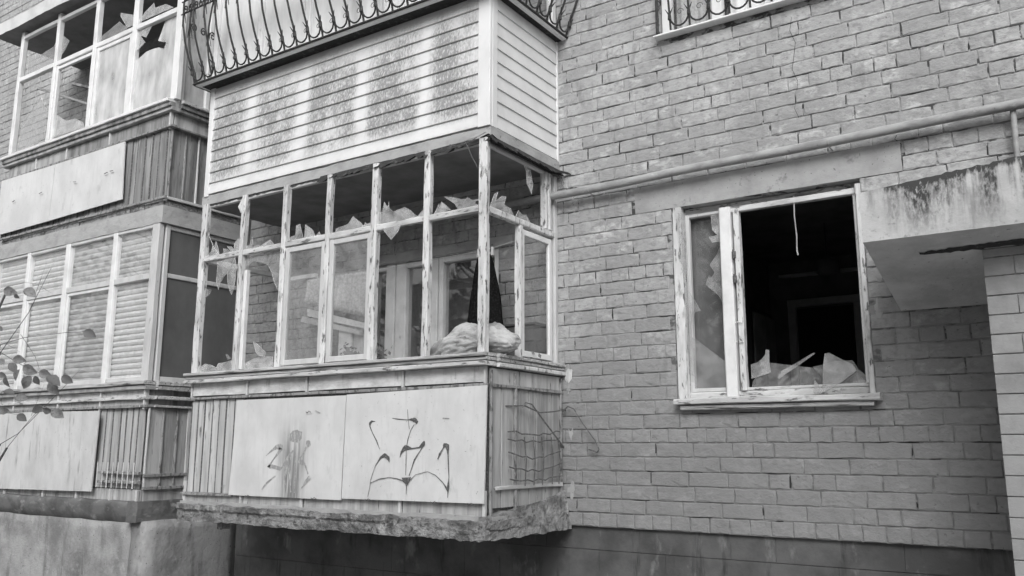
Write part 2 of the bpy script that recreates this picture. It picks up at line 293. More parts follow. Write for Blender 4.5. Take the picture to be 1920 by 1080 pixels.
def rough_slab(x0, x1, y0, y1, z0, z1, step, amp, sc=6., seed=0.):
    """closed block whose faces are broken up with noise"""
    bm = bmesh.new()
    nx, ny, nz_ = max(1, int((x1-x0)/step)), max(1, int((y1-y0)/step)), max(1, int((z1-z0)/step))
    vd = {}
    def V(i, j, k):
        if (i, j, k) not in vd:
            p = Vector((x0+(x1-x0)*i/nx, y0+(y1-y0)*j/ny, z0+(z1-z0)*k/nz_))
            q = noise.noise_vector(p*sc+Vector((seed, 0, 0)))*amp+noise.noise_vector(p*sc*4+Vector((seed, 5, 0)))*amp*.45
            vd[i, j, k] = bm.verts.new(p+q)
        return vd[i, j, k]
    for i in range(nx):
        for j in range(ny):
            bm.faces.new((V(i, j, 0), V(i, j+1, 0), V(i+1, j+1, 0), V(i+1, j, 0))); bm.faces.new((V(i, j, nz_), V(i+1, j, nz_), V(i+1, j+1, nz_), V(i, j+1, nz_)))
    for i in range(nx):
        for k in range(nz_):
            bm.faces.new((V(i, 0, k), V(i+1, 0, k), V(i+1, 0, k+1), V(i, 0, k+1))); bm.faces.new((V(i, ny, k), V(i, ny, k+1), V(i+1, ny, k+1), V(i+1, ny, k)))
    for j in range(ny):
        for k in range(nz_):
            bm.faces.new((V(0, j, k), V(0, j, k+1), V(0, j+1, k+1), V(0, j+1, k))); bm.faces.new((V(nx, j, k), V(nx, j+1, k), V(nx, j+1, k+1), V(nx, j, k+1)))
    mb = MB(); bm.verts.index_update(); mb.v = [tuple(v.co) for v in bm.verts]; mb.f = [tuple(v.index for v in f.verts) for f in bm.faces]; bm.free(); return mb

# outlines of broken glass, spray strokes (x, z, width), twigs and leaves, in metres
SHARDS_MID = [[(-3.228,2.189),(-3.149,2.235),(-3.14,2.291),(-3.219,2.411),(-3.118,2.269),(-3.04,2.193),(-3.081,2.157),(-3.217,2.159)],[(-3.098,2.229),(-3.108,2.282),(-3.088,2.322),(-3.061,2.266),(-3.04,2.198),(-3.07,2.188)],[(-3.027,2.156),(-2.981,2.214),(-2.988,2.243),(-2.934,2.231),(-2.86,2.175),(-2.762,2.149),(-3.023,2.145)],[(-2.86,2.175),(-2.951,2.261),(-2.894,2.251),(-2.843,2.22),(-2.855,2.272),(-2.811,2.317),(-2.75,2.318),(-2.727,2.145),(-2.843,2.15)],[(-2.647,2.144),(-2.654,2.222),(-2.607,2.221),(-2.586,2.282),(-2.562,2.288),(-2.561,2.224),(-2.579,2.199),(-2.481,2.209),(-2.47,2.153)],[(-2.476,2.15),(-2.474,2.199),(-2.354,2.241),(-2.293,2.188),(-2.284,2.152)],[(-2.992,2.108),(-3.002,2.003),(-3.014,1.94),(-2.98,1.849),(-2.964,1.898),(-2.907,1.956),(-2.849,1.995),(-2.793,2.044),(-2.745,2.12),(-2.882,2.118)],[(-2.745,2.12),(-2.787,2.057),(-2.849,1.995),(-2.849,1.922),(-2.82,1.828),(-2.789,1.785),(-2.76,1.84),(-2.74,1.911),(-2.724,2.036)],[(-2.699,2.128),(-2.578,2.118),(-2.467,2.122),(-2.212,2.125),(-2.194,1.8),(-2.23,1.782),(-2.286,1.862),(-2.325,1.945),(-2.375,2.012),(-2.461,2.049),(-2.588,2.078),(-2.651,2.041),(-2.683,2.022)],[(-3.224,1.155),(-3.147,1.19),(-3.052,1.172),(-2.984,1.143),(-2.962,1.184),(-2.871,1.188),(-2.783,1.2),(-2.76,1.091),(-3.245,1.097)],[(-2.859,1.258),(-2.833,1.257),(-2.782,1.216),(-2.822,1.206)],[(-2.491,1.347),(-2.46,1.337),(-2.32,1.239),(-2.341,1.204),(-2.414,1.22),(-2.453,1.255)],[(-2.604,1.165),(-2.497,1.2),(-2.342,1.214),(-2.258,1.203),(-2.242,1.146),(-2.228,1.09),(-2.597,1.087)],[(-3.221,1.888),(-3.118,1.871),(-3.141,1.834),(-3.211,1.797)],[(-1.089,2.249),(-1.089,2.293),(-1.031,2.289),(-1.013,2.367),(-0.996,2.34),(-0.972,2.32),(-0.966,2.36),(-0.962,2.31),(-0.921,2.272),(-0.799,2.291),(-0.748,2.261),(-0.671,2.194),(-1.084,2.175)],[(-0.985,2.136),(-0.8,2.145),(-0.838,2.087),(-0.908,2.037),(-0.982,2.116)],[(-0.676,2.194),(-0.609,2.255),(-0.598,2.186)],[(-0.511,2.193),(-0.469,2.268),(-0.464,2.232),(-0.446,2.28),(-0.407,2.25),(-0.354,2.203),(-0.501,2.187)],[(-0.418,2.312),(-0.342,2.299),(-0.239,2.264),(-0.203,2.263),(-0.198,2.274),(-0.148,2.243),(-0.045,2.241),(-0.042,2.226),(-0.112,2.233),(-0.129,2.213),(-0.084,2.199),(-0.284,2.196),(-0.313,2.239),(-0.37,2.279)],[(-1.244,2.165),(-1.246,2.206),(-1.224,2.203),(-1.215,2.23),(-1.181,2.201),(-1.139,2.219),(-1.131,2.165)],[(-2.1,2.17),(-2.095,2.223),(-2.021,2.234),(-2.012,2.318),(-1.967,2.322),(-1.919,2.167)],[(-1.918,2.162),(-1.917,2.315),(-1.831,2.26),(-1.783,2.19),(-1.742,2.227),(-1.711,2.172)],[(-1.553,2.169),(-1.545,2.224),(-1.408,2.241),(-1.351,2.298),(-1.259,2.229),(-1.24,2.206),(-1.153,2.22),(-1.138,2.171)]]
SHARDS_WIN = [[(1.532,1.022),(1.58,1.038),(1.613,1.062),(1.637,1.092),(1.639,1.123),(1.664,1.121),(1.662,1.028),(1.67,0.959),(1.533,0.922)],[(1.539,0.903),(1.659,1.031),(2.029,0.966),(2.237,0.932),(2.29,0.889),(2.316,0.839),(2.078,0.839),(2.002,0.824),(1.529,0.835)],[(1.715,0.926),(1.754,0.974),(1.829,1.007),(1.965,1.078),(1.983,1.076),(1.865,0.999),(1.765,0.942),(1.72,0.911)],[(2.019,0.823),(2.036,0.996),(2.05,1.067),(2.079,1.071),(2.142,1.032),(2.224,0.986),(2.244,0.944),(2.125,0.861),(2.001,0.8),(1.957,0.802),(1.971,0.891)],[(1.959,0.985),(2.112,1.013),(2.218,1.016),(2.25,0.955),(2.32,0.888),(2.318,0.83),(2.078,0.839)],[(2.097,0.779),(2.145,0.778),(2.148,0.819),(2.141,0.837),(2.098,0.797)],[(2.209,0.77),(2.285,0.825),(2.324,0.836),(2.314,0.807),(2.248,0.763)],[(1.059,2.185),(1.122,2.175),(1.122,1.824),(1.116,1.587),(1.191,1.432),(1.145,1.428),(1.119,1.337),(1.115,1.245),(1.377,1.032),(1.373,0.817),(1.061,0.812)],[(1.254,2.178),(1.364,2.173),(1.363,1.944),(1.285,1.946),(1.262,1.989),(1.327,1.996),(1.289,2.041),(1.285,2.15)],[(1.261,1.776),(1.296,1.717),(1.273,1.681),(1.25,1.699),(1.223,1.631),(1.322,1.536),(1.365,1.44),(1.366,1.936),(1.32,1.847)]]
SHARDS_LEFT = [[(-7.008,5.233),(-6.774,5.144),(-6.423,5.178),(-6.387,5.219),(-6.369,4.935),(-6.986,4.957)],[(-6.23,5.264),(-6.074,5.158),(-6.143,5.064),(-6.225,4.998)],[(-5.451,4.997),(-5.047,5.102),(-4.961,5.024),(-4.866,5.009),(-4.895,4.959),(-5.446,4.966)],[(-5.035,5.2),(-4.768,5.097),(-4.715,4.977),(-4.88,4.978),(-5.028,5.151)],[(-4.679,4.978),(-4.566,5.072),(-4.415,5.13),(-4.389,5.065),(-4.197,5.052),(-4.052,4.972),(-4.661,4.98)],[(-6.988,4.285),(-6.596,4.576),(-6.423,4.361),(-6.4,4.012),(-7.015,3.95)],[(-6.237,3.99),(-6.189,4.259),(-5.978,4.14),(-5.77,4.118),(-5.595,4.033),(-5.564,3.968)],[(-4.681,4.944),(-4.396,4.93),(-4.429,4.837),(-4.506,4.756),(-4.613,4.809),(-4.516,4.702),(-4.661,4.639)],[(-4.187,4.918),(-4.005,4.908),(-3.92,3.922),(-4.673,3.961),(-4.679,4.534),(-4.502,4.596),(-4.38,4.597),(-4.275,4.584),(-4.185,4.544),(-4.152,4.608),(-4.303,4.666),(-4.248,4.774)]]
GRAF_RIGHT = [[(-0.998,0.636,0.0054),(-1.035,0.636,0.0189),(-1.052,0.619,0.0242),(-1.051,0.596,0.0135),(-1.019,0.543,0.0094),(-0.98,0.49,0.0162),(-0.948,0.429,0.0054)],[(-0.828,0.655,0.0054),(-0.764,0.647,0.0108),(-0.683,0.641,0.0067),(-0.644,0.643,0.0189),(-0.61,0.638,0.0377),(-0.592,0.625,0.0296),(-0.601,0.604,0.0067)],[(-0.682,0.717,0.0027),(-0.674,0.643,0.0081),(-0.661,0.574,0.004)],[(-0.614,0.608,0.0067),(-0.647,0.566,0.0067),(-0.673,0.498,0.0121),(-0.686,0.438,0.0081),(-0.687,0.344,0.0094),(-0.688,0.243,0.0067)],[(-0.745,0.37,0.0054),(-0.733,0.408,0.0215),(-0.694,0.442,0.0404),(-0.632,0.434,0.0135),(-0.565,0.442,0.0135),(-0.527,0.463,0.0404),(-0.517,0.488,0.0162)],[(-0.532,0.446,0.0108),(-0.607,0.354,0.0148),(-0.654,0.24,0.0094)],[(-0.847,0.334,0.0067),(-0.858,0.364,0.0323),(-0.894,0.386,0.0323),(-0.934,0.368,0.0189),(-0.985,0.307,0.0067),(-1.028,0.202,0.0054),(-1.037,0.142,0.0054),(-1.053,0.081,0.004)],[(-1.027,0.181,0.0054),(-0.934,0.213,0.0094),(-0.841,0.225,0.0067),(-0.76,0.216,0.0094),(-0.703,0.201,0.0135)],[(-0.679,0.228,0.1077),(-0.678,0.21,0.0808),(-0.675,0.185,0.0377),(-0.676,0.164,0.0108),(-0.678,0.109,0.004)],[(-0.647,0.206,0.0081),(-0.593,0.249,0.0054),(-0.484,0.273,0.004),(-0.408,0.248,0.0067),(-0.343,0.2,0.0094),(-0.31,0.161,0.0189),(-0.299,0.141,0.0135)],[(-0.391,0.36,0.0108),(-0.373,0.397,0.0189),(-0.342,0.438,0.0108),(-0.332,0.459,0.0323),(-0.305,0.455,0.035),(-0.299,0.389,0.0121),(-0.294,0.307,0.0148),(-0.289,0.234,0.0094),(-0.295,0.169,0.0215),(-0.299,0.096,0.004)],[(-0.35,0.648,0.0067),(-0.29,0.645,0.0067)]]
GRAF_LEFT = [[(-2.209,0.374,0.0054),(-2.14,0.417,0.0135),(-2.085,0.446,0.0215),(-2.029,0.446,0.0296),(-2.047,0.413,0.0189),(-2.12,0.341,0.0108),(-2.173,0.283,0.0189),(-2.13,0.289,0.0189),(-2.03,0.271,0.0189),(-2.003,0.285,0.0135),(-1.965,0.342,0.0162),(-1.913,0.39,0.0189),(-1.887,0.418,0.0108)],[(-1.878,0.578,0.0404),(-1.872,0.54,0.1077),(-1.878,0.484,0.0673)],[(-1.822,0.474,0.0081),(-1.816,0.381,0.0067)],[(-1.702,0.493,0.0135),(-1.716,0.474,0.0377),(-1.739,0.446,0.0162),(-1.775,0.381,0.0135),(-1.799,0.334,0.0323),(-1.743,0.307,0.0162),(-1.705,0.234,0.0108)],[(-2.238,0.101,0.0081),(-2.191,0.15,0.0135),(-2.082,0.214,0.0067)],[(-1.681,0.212,0.0189),(-1.721,0.179,0.0189),(-1.771,0.123,0.0067)],[(-1.933,0.38,0.0135),(-1.961,0.286,0.0296),(-1.971,0.192,0.0162),(-1.954,0.099,0.0081)],[(-1.909,0.343,0.0108),(-1.918,0.23,0.0215),(-1.891,0.087,0.0135)],[(-1.857,0.381,0.0067),(-1.847,0.232,0.0135),(-1.85,0.084,0.0067)],[(-1.649,0.73,0.0067),(-1.595,0.71,0.0081)]]
TWIGS = [([(0.754,-4.625,0.718),(0.801,-4.609,0.785),(0.838,-4.596,0.838),(0.866,-4.59,0.891),(0.91,-4.579,0.973)],0.0013),([(0.735,-4.619,0.745),(0.796,-4.583,0.766),(0.907,-4.514,0.782),(0.943,-4.49,0.784),(1.008,-4.45,0.799)],0.0011),([(0.77,-4.579,0.779),(0.783,-4.565,0.753),(0.802,-4.543,0.71),(0.808,-4.531,0.675)],0.0008),([(0.708,-4.591,0.755),(0.742,-4.562,0.728)],0.0006),([(0.67,-4.586,0.73),(0.717,-4.547,0.694),(0.77,-4.505,0.664),(0.812,-4.467,0.621)],0.0011),([(0.62,-4.531,0.446),(0.67,-4.505,0.479),(0.738,-4.476,0.551),(0.79,-4.454,0.606),(0.853,-4.428,0.677)],0.0012),([(0.616,-4.507,0.435),(0.681,-4.482,0.518),(0.724,-4.465,0.568)],0.0009),([(0.652,-4.573,0.943),(0.696,-4.546,0.955),(0.724,-4.527,0.952),(0.763,-4.494,0.922)],0.0007),([(0.649,-4.459,0.536),(0.695,-4.451,0.638)],0.0005),([(0.683,-4.501,0.934),(0.713,-4.498,1.008)],0.0007),([(0.524,-4.496,0.549),(0.553,-4.476,0.546),(0.586,-4.452,0.538)],0.0007)]
LEAVES = [((0.809,-4.641,0.9),0.051,10),((0.805,-4.581,0.904),0.054,35),((0.801,-4.617,0.891),0.027,40),((0.936,-4.454,0.781),0.051,25),((0.743,-4.56,0.703),0.049,10),((0.821,-4.617,0.67),0.043,60),((0.841,-4.61,0.648),0.043,110),((0.669,-4.552,0.641),0.049,70),((0.76,-4.614,0.652),0.032,20),((0.825,-4.571,0.63),0.054,120),((0.718,-4.487,0.646),0.038,60),((0.832,-4.523,0.658),0.049,20),((0.825,-4.449,0.646),0.049,30),((0.849,-4.501,0.617),0.059,55),((0.703,-4.562,0.603),0.043,15),((0.821,-4.58,0.582),0.049,10),((0.686,-4.561,0.549),0.043,10),((0.689,-4.507,0.528),0.043,35),((0.791,-4.515,0.551),0.043,160),((0.781,-4.477,0.55),0.038,10),((0.817,-4.465,0.538),0.054,30),((0.804,-4.655,0.785),0.022,60),((0.674,-4.578,0.7),0.027,60),((0.773,-4.54,0.673),0.059,25),((0.879,-4.522,0.634),0.059,35)]


# ------------------------------------------------------------------ the ground and the trees the panes reflect
g = MB(); n = 24
for i in range(n+1):
    for j in range(n+1):
        x = -150+300*i/n; y = -150+300*j/n; g.v.append((x, y, -1.25+.05*noise.noise(Vector((x*.2, y*.2, 0)))))
for i in range(n):
    for j in range(n): g.f.append((i*(n+1)+j, (i+1)*(n+1)+j, (i+1)*(n+1)+j+1, i*(n+1)+j+1))
struct('ground', g, M['ground'])
struct('unseen_bounce_path', MB().box(1.6, 7.5, -11, -.0, -1.26, -1.12), M['bounce_path'])  # pale paving added out of view to bounce light up under the canopy
rng = random.Random(5)
tl = MB()
for ti in range(15):
    tx, ty, h = -30+3.9*ti+rng.uniform(-1, 1), -14.5+rng.uniform(-1.5, 1.5), 8.6+rng.uniform(-1.2, 1.6)
    tl.tube([(tx, ty, -1.3), (tx+.3, ty, h*.35), (tx, ty+.2, h*.75)], .2, 7, .06)
    for b in range(34):
        z = h*(.08+.8*rng.random()); a = rng.random()*6.28; ln = h*.30*(1.1-z/h)+.9
        p0 = Vector((tx+.1, ty, z)); p2 = p0+Vector((math.cos(a)*ln, math.sin(a)*ln, ln*.65)); p1 = (p0+p2)/2+Vector((0, 0, -.15))
        tl.tube([p0, p1, p2], .05, 4, .012)
        for k in range(4):
            q0 = p0.lerp(p2, .3+.2*k); q1 = q0+Vector((rng.uniform(-1, 1), rng.uniform(-1, 1), rng.uniform(.1, 1.1)))
            tl.tube([q0, q1], .016, 3, .005)
            for l in range(14 if z < 3.4 else (7 if z < 6 else 4) if tx > -8 else (2 if z < 6 else 1)):
                c = q0.lerp(q1, rng.random())+Vector((rng.uniform(-.35, .35), rng.uniform(-.35, .35), rng.uniform(-.35, .35))); s_ = .14
                u = Vector((rng.uniform(-1, 1), rng.uniform(-1, 1), rng.uniform(-1, 1))).normalized()*s_; w = u.orthogonal().normalized()*s_
                tl.add([c-u, c+w, c+u, c-w], [(0, 1, 2, 3)])
o = part('treeline', tl, M['foliage'], None); o['kind'] = 'stuff'

# ------------------------------------------------------------------ the brick facade
PZ, Z0, ST, HD, J = .1035, -.145, .289, .1445, .0075
OPEN = [(1.00, 2.36, .786, 2.236), (.94, 2.34, 3.581, 5.0), (-2.10, -.60, -.14, 2.14), (-2.05, -.62, 2.9, 4.9), (-6.2, -4.75, 2.9, 5.0), (-6.2, -4.75, -.1, 2.2)]
LINT = (.70, 2.63, 2.236, 2.443)
XL, XR, KT = -14.0, 4.6, 82
def cuts(z0, z1):
    c = [(a, b) for a, b, p, q in OPEN if z0 < q-.03 and z1 > p+.03]
    if z0 < LINT[3]-.03 and z1 > LINT[2]+.03: c.append(LINT[:2])
    return sorted(c)
wall = thing('brick_wall', 'grey painted brick house wall beside and behind the balconies, dark gaps in its joints', 'wall', (0, 0, Z0))
mb = MB()
xs = sorted({XL, XR}|{v for o_ in OPEN for v in o_[:2]}); zs = sorted({Z0, Z0+KT*PZ}|{v for o_ in OPEN for v in o_[2:]})
for i in range(len(xs)-1):
    for j in range(len(zs)-1):
        cx, cz = (xs[i]+xs[i+1])/2, (zs[j]+zs[j+1])/2
        if any(a < cx < b and p < cz < q for a, b, p, q in OPEN): continue
        mb.box(xs[i], xs[i+1], .0035, .36, zs[j], zs[j+1])
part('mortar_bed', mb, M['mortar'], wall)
def brick_mb(w, seed):
    r_ = random.Random(seed); w -= J; h = PZ-J; mb = MB()
    ol = []
    for (a, b), (c, d_), n_ in (((0, 0), (w, 0), 4), ((w, 0), (w, h), 2), ((w, h), (0, h), 4), ((0, h), (0, 0), 2)):
        for k in range(n_): t = k/n_; ol.append((a+(c-a)*t, b+(d_-b)*t))
    n_ = len(ol); cx, cz = w/2, h/2
    j0 = [(r_.uniform(-.0034, .0034), r_.uniform(-.0030, .0030)) for _ in ol]
    ci = r_.randrange(n_) if r_.random() < .55 else None
    a = [(x-cx+p, .02, z-cz+q) for (x, z), (p, q) in zip(ol, j0)]
    b = [(x-cx+p, .0005, z-cz+q) for (x, z), (p, q) in zip(ol, j0)]
    c = []
    for i, ((x, z), (p, q)) in enumerate(zip(ol, j0)):
        dx, dz = (1 if x < cx else -1), (1 if z < cz else -1); k = .004 if i != ci else .016
        rr_ = r_.uniform(.0, .004) if r_.random() < .3 else 0
        c.append((x-cx+p+dx*k*(1 if x in (0, w) else 0 if i != ci else .3), -.004+rr_+r_.uniform(-.0008, .0008), z-cz+q+dz*k*(1 if z in (0, h) else .3)))
    vs = a+b+c+[(0, -.0045, 0)]; fs = []
    for i in range(n_):
        k = (i+1) % n_
        fs += [(i, k, k+n_, i+n_), (i+n_, k+n_, k+2*n_, i+2*n_), (i+2*n_, k+2*n_, 3*n_)]
    return mb.add(vs, fs)
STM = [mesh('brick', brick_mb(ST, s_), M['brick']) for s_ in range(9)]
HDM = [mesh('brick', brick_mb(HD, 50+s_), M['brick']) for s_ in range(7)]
units = []
rb = random.Random(21)
for k in range(KT):
    z0, z1 = Z0+k*PZ, Z0+(k+1)*PZ
    hdr = (k % 6 == 0); w = HD if hdr else ST
    x = XL-(ST*.5 if k % 2 else 0)-(.05*(k % 3))
    x += (2.34+.02 - (XL)) % w * 1.0
    segs = []
    prev = XL
    for a, b in cuts(z0, z1):
        if a > prev: segs.append((prev, a))
        prev = max(prev, b)
    segs.append((prev, XR))
    while x < XR:
        ww = w
        if not hdr and rb.random() < .13: ww = HD
        for a, b in segs:
            p, q = max(x, a), min(x+ww, b)
            if q-p > .045: units.append((p, q, z0, ww))
        x += ww
def vis(p, q, z0):
    """how large a brick shows: 0 when out of frame or behind a balcony"""
    c = Vector(((p+q)/2, 0, z0+PZ/2))-CAM; w = c.dot(fw); u = 960+1606*c.dot(r2)/w; v = 540-1606*c.dot(u2)/w
    if w < 0 or u > 1935 or v < -15 or v > 1095 or u < -20: return 0
    if -7.2 < (p+q)/2 < .02 and u < 1040: return 0
    if z0 < 1.9 and (p+q)/2 > 3.06: return 0
    if u > 1620 and 290 < v < 560 : return 0
    return (q-p)*PZ*c.dot(Vector((0, 1, 0)))/w**3
units.sort(key=lambda t: -vis(t[0], t[1], t[2]))
rest = MB()
for i, (p, q, z0, ww) in enumerate(units):
    c = ((p+q)/2, rb.uniform(-.0025, .0035), z0+PZ/2+rb.uniform(-.0012, .0012)); sx = (q-p-J)/(ww-J)
    src = rb.choice(STM if ww == ST else HDM)
    if i < 296:
        o = bpy.data.objects.new('brick', src); COL.objects.link(o); o.parent = wall; o.location = Vector(c)-wall.location
        o.rotation_euler = (rb.uniform(-.012, .012), rb.uniform(-.005, .005), rb.uniform(-.012, .012)); o.scale = (sx, 1, 1)
    else:
        b0 = len(rest.v); rest.v += [(v.co.x*sx+c[0], v.co.y+c[1], v.co.z+c[2]) for v in src.vertices]
        rest.f += [tuple(b0+t for t in f.vertices) for f in src.polygons]
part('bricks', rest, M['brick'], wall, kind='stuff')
part('lintel', rough_slab(LINT[0], LINT[1], -.006, .3, LINT[2], LINT[3], .05, .0025), M['lintel'], wall)
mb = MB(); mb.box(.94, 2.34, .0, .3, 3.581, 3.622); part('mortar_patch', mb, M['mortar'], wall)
r_ = random.Random(31)
for (x, z, w, h) in ((.085, .90, .022, .045), (.10, .55, .028, .05), (.10, .12, .035, .07), (2.41, 1.35, .03, .08), (.075, 1.35, .012, .07), (.075, 1.75, .010, .10)):
    pts = []
    for k in range(13):
        a = 6.283*k/13; rr = r_.uniform(.35, 1.15); pts.append((x+w*rr*math.cos(a), z+h*rr*math.sin(a)))
    part('mortar_smear', MB().prism(pts, -.0065, .008), M['lintel'], wall)
for p, q, z0, ww in units[:290]:
    if r_.random() < .11:
        h_ = r_.uniform(.03, .085); zb = z0+r_.uniform(.008, .09-h_*.9+.01); w_ = r_.uniform(.004, .009); x = p-.0005
        part('joint_gap', MB().prism([(x-w_, zb), (x+w_*.6, zb+.004), (x+w_, zb+h_*.5), (x+w_*.4, zb+h_), (x-w_*.7, zb+h_*.9)], -.0012, .002), M['dark'], wall)
    if r_.random() < .16:
        L_ = r_.uniform(.05, .2); x = p+r_.uniform(0, .1); zb = z0+.001
        part('joint_gap', MB().prism([(x, zb), (x+L_*.5, zb-.003), (x+L_, zb-.001), (x+L_, zb+.003), (x+L_*.6, zb+.002), (x+L_*.3, zb+.005)], -.0012, .002), M['dark'], wall)
part('wall_crack', MB().tube([(2.62, -.003, 2.50), (2.60, -.003, 2.46), (2.635, -.003, 2.42), (2.628, -.003, 2.36), (2.635, -.003, 2.27)], .004, 4), M['dark'], wall)
part('wall_crack', MB().tube([(1.98+.02*math.sin(i*2.1), -.003, 2.62+i*.1) for i in range(10)], .002, 4), M['dark'], wall)
# the plinth of big blocks under the bricks
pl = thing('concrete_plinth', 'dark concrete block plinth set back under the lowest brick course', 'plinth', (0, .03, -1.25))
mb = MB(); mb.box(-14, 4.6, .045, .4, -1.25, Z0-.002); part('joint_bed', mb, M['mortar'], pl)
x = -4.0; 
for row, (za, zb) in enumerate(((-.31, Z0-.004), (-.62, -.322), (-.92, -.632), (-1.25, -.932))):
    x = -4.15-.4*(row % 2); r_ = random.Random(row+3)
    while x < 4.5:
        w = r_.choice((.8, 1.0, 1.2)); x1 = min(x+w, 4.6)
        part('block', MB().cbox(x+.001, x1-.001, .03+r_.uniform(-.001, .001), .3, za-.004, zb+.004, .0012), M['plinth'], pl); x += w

# ------------------------------------------------------------------ rooms behind the openings
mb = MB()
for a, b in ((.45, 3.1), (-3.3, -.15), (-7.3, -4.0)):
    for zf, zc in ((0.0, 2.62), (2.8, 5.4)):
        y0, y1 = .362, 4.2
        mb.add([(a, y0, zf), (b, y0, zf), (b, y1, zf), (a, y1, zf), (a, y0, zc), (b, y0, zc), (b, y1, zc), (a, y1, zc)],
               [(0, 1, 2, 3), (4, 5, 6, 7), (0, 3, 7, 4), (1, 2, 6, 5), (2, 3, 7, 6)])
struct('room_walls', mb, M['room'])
df = thing('door_frame', 'dim inner doorway seen deep in the dark room behind the broken window', 'doorway', (1.09, 4.15, 0))
for a, b, c, d_ in ((.68, .77, 0, 2.06), (1.41, 1.50, 0, 2.06), (.68, 1.50, 2.062, 2.15), (.60, 1.58, 2.42, 2.46)):
    part('frame_board', MB().cbox(a, b, 4.10, 4.18, c, d_, .01), M['whitec'], df)
part('door_leaf', MB().cbox(.78, 1.40, 4.15, 4.18, 0, 2.04, .01), M['roomd'], df)
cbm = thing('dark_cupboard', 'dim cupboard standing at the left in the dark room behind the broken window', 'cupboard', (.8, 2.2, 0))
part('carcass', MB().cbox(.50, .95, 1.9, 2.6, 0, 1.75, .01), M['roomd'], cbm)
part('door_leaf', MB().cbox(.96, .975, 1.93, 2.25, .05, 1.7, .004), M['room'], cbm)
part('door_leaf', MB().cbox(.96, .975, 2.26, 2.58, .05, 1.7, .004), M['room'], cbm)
lp = thing('pendant_lamp', 'round glass pendant lamp hanging dim in the dark room', 'lamp', (1.53, 2.5, 2.6))
part('cord', MB().tube([(1.53, 2.5, 2.6), (1.53, 2.5, 2.27)], .006), M['roomd'], lp)
prof = [(.02, 2.27), (.035, 2.24), (.09, 2.225), (.108, 2.20), (.112, 2.15), (.105, 2.105), (.085, 2.085), (.01, 2.075)]
mb = MB()
for r_, z in prof:
    for k in range(16): mb.v.append((1.54+r_*math.cos(k*math.pi/8), 2.5+r_*math.sin(k*math.pi/8), z))
for i in range(len(prof)-1):
    for k in range(16): mb.f.append((i*16+k, i*16+(k+1) % 16, (i+1)*16+(k+1) % 16, (i+1)*16+k))
part('lamp_shade', mb, M['sidepanel'], lp, True)

def shard_part(mb, m, parent):
    o = part('glass_shard', mb, m, parent); o.data.materials.append(M['edge'])
    for p_ in o.data.polygons:
        if len(p_.vertices) == 4 and len(o.data.polygons) > 6 and p_.index > 1: p_.material_index = 1
    return o
# ------------------------------------------------------------------ the broken window to the right
win = thing('broken_window', 'white wooden wall window with its large pane smashed out, jagged glass along the bottom', 'window', (1.68, .03, .79))
F, W_, C_ = M['white'], M['white'], M['whiteh']
part('jamb', MB().cbox(1.003, 1.075, -.006, .16, .79, 2.235, .006, .004), F, win)
part('jamb', MB().cbox(2.322, 2.357, -.002, .16, .79, 2.20, .006, .004), F, win)
part('head', MB().cbox(1.076, 2.356, .085, .16, 2.165, 2.234, .006, .003), C_, win)
part('mullion', MB().cbox(1.362, 1.446, .012, .15, .79, 2.184, .007, .004), M['whitec'], win)
part('bottom_rail', MB().cbox(1.076, 2.32, .05, .15, .79, .838, .006, .004), C_, win)
sa = part('narrow_sash', MB().cbox(1.08, 1.112, .055, .10, .84, 2.18, .004, .003), M['sash'], win)
part('sash_rail', MB().cbox(1.113, 1.345, .057, .10, 2.155, 2.18, .004, .002), M['sash'], sa)
part('sash_rail', MB().cbox(1.113, 1.345, .057, .10, .84, .868, .004, .002), M['sash'], sa)
part('sash_stile', MB().cbox(1.346, 1.360, .056, .10, .84, 2.18, .003), M['sash'], sa)
part('inner_pane', MB().box(1.09, 1.36, .125, .128, .85, 2.17), M['dustlow'], win, label='inner pane of the narrow sash, whole but clouded with dust')
part('room_blind', MB().box(1.06, 1.40, .20, .21, .80, 2.2), M['sidepanel'], win)
sb = part('wide_sash', MB().cbox(1.462, 1.505, .03, .09, .84, 2.16, .005, .004), F, win)
part('sash_rail', MB().cbox(1.447, 2.32, .036, .09, 2.145, 2.184, .004, .003), C_, sb)
part('sash_rail', MB().cbox(1.506, 2.32, .052, .10, .842, .862, .004, .004), C_, sb)
part('sash_stile', MB().cbox(2.298, 2.321, .04, .09, .863, 2.14, .004, .004), F, sb)
for z in (1.62, 1.80): part('hinge', MB().cbox(1.447, 1.475, .012, .03, z, z+.045, .004).tube([(1.46, .01, z-.01), (1.46, .01, z+.055)], .007, 6), M['rust'], win)
for z in (1.18, 1.32): part('latch', MB().tube([(1.45, .02, z), (1.475, .012, z+.008), (1.50, .02, z)], .004, 5), M['white'], win)
part('window_sill', MB().cbox(1.0, 2.40, -.085, .05, .745, .789, .008, .006), M['whiteh'], win)
part('drip_board', MB().cbox(1.04, 2.355, -.06, .0, .708, .742, .006, .004), M['sill'], win)
part('reveal_board', MB().box(1.003, 2.357, .165, .36, .788, .80), M['sill'], win)
for i, p in enumerate(SHARDS_WIN):
    shard_part(MB().prism(p, .062+.004*(i % 7) - (.03 if i in (3, 5, 6) else 0), .003, random.uniform(-.10, .06)), M['shardlow'] if i in (1, 4, 7, 9) else M['shard'], win)
crd = solo('hanging_cord', MB().tube([(1.905, .05, 2.20), (1.902, .045, 2.05), (1.908, .05, 1.90), (1.905, .045, 1.80), (1.912, .04, 1.765)], .004, 6, .0055), M['cloth'],
     'frayed pale cord hanging from the head of the smashed wall window', 'cord')

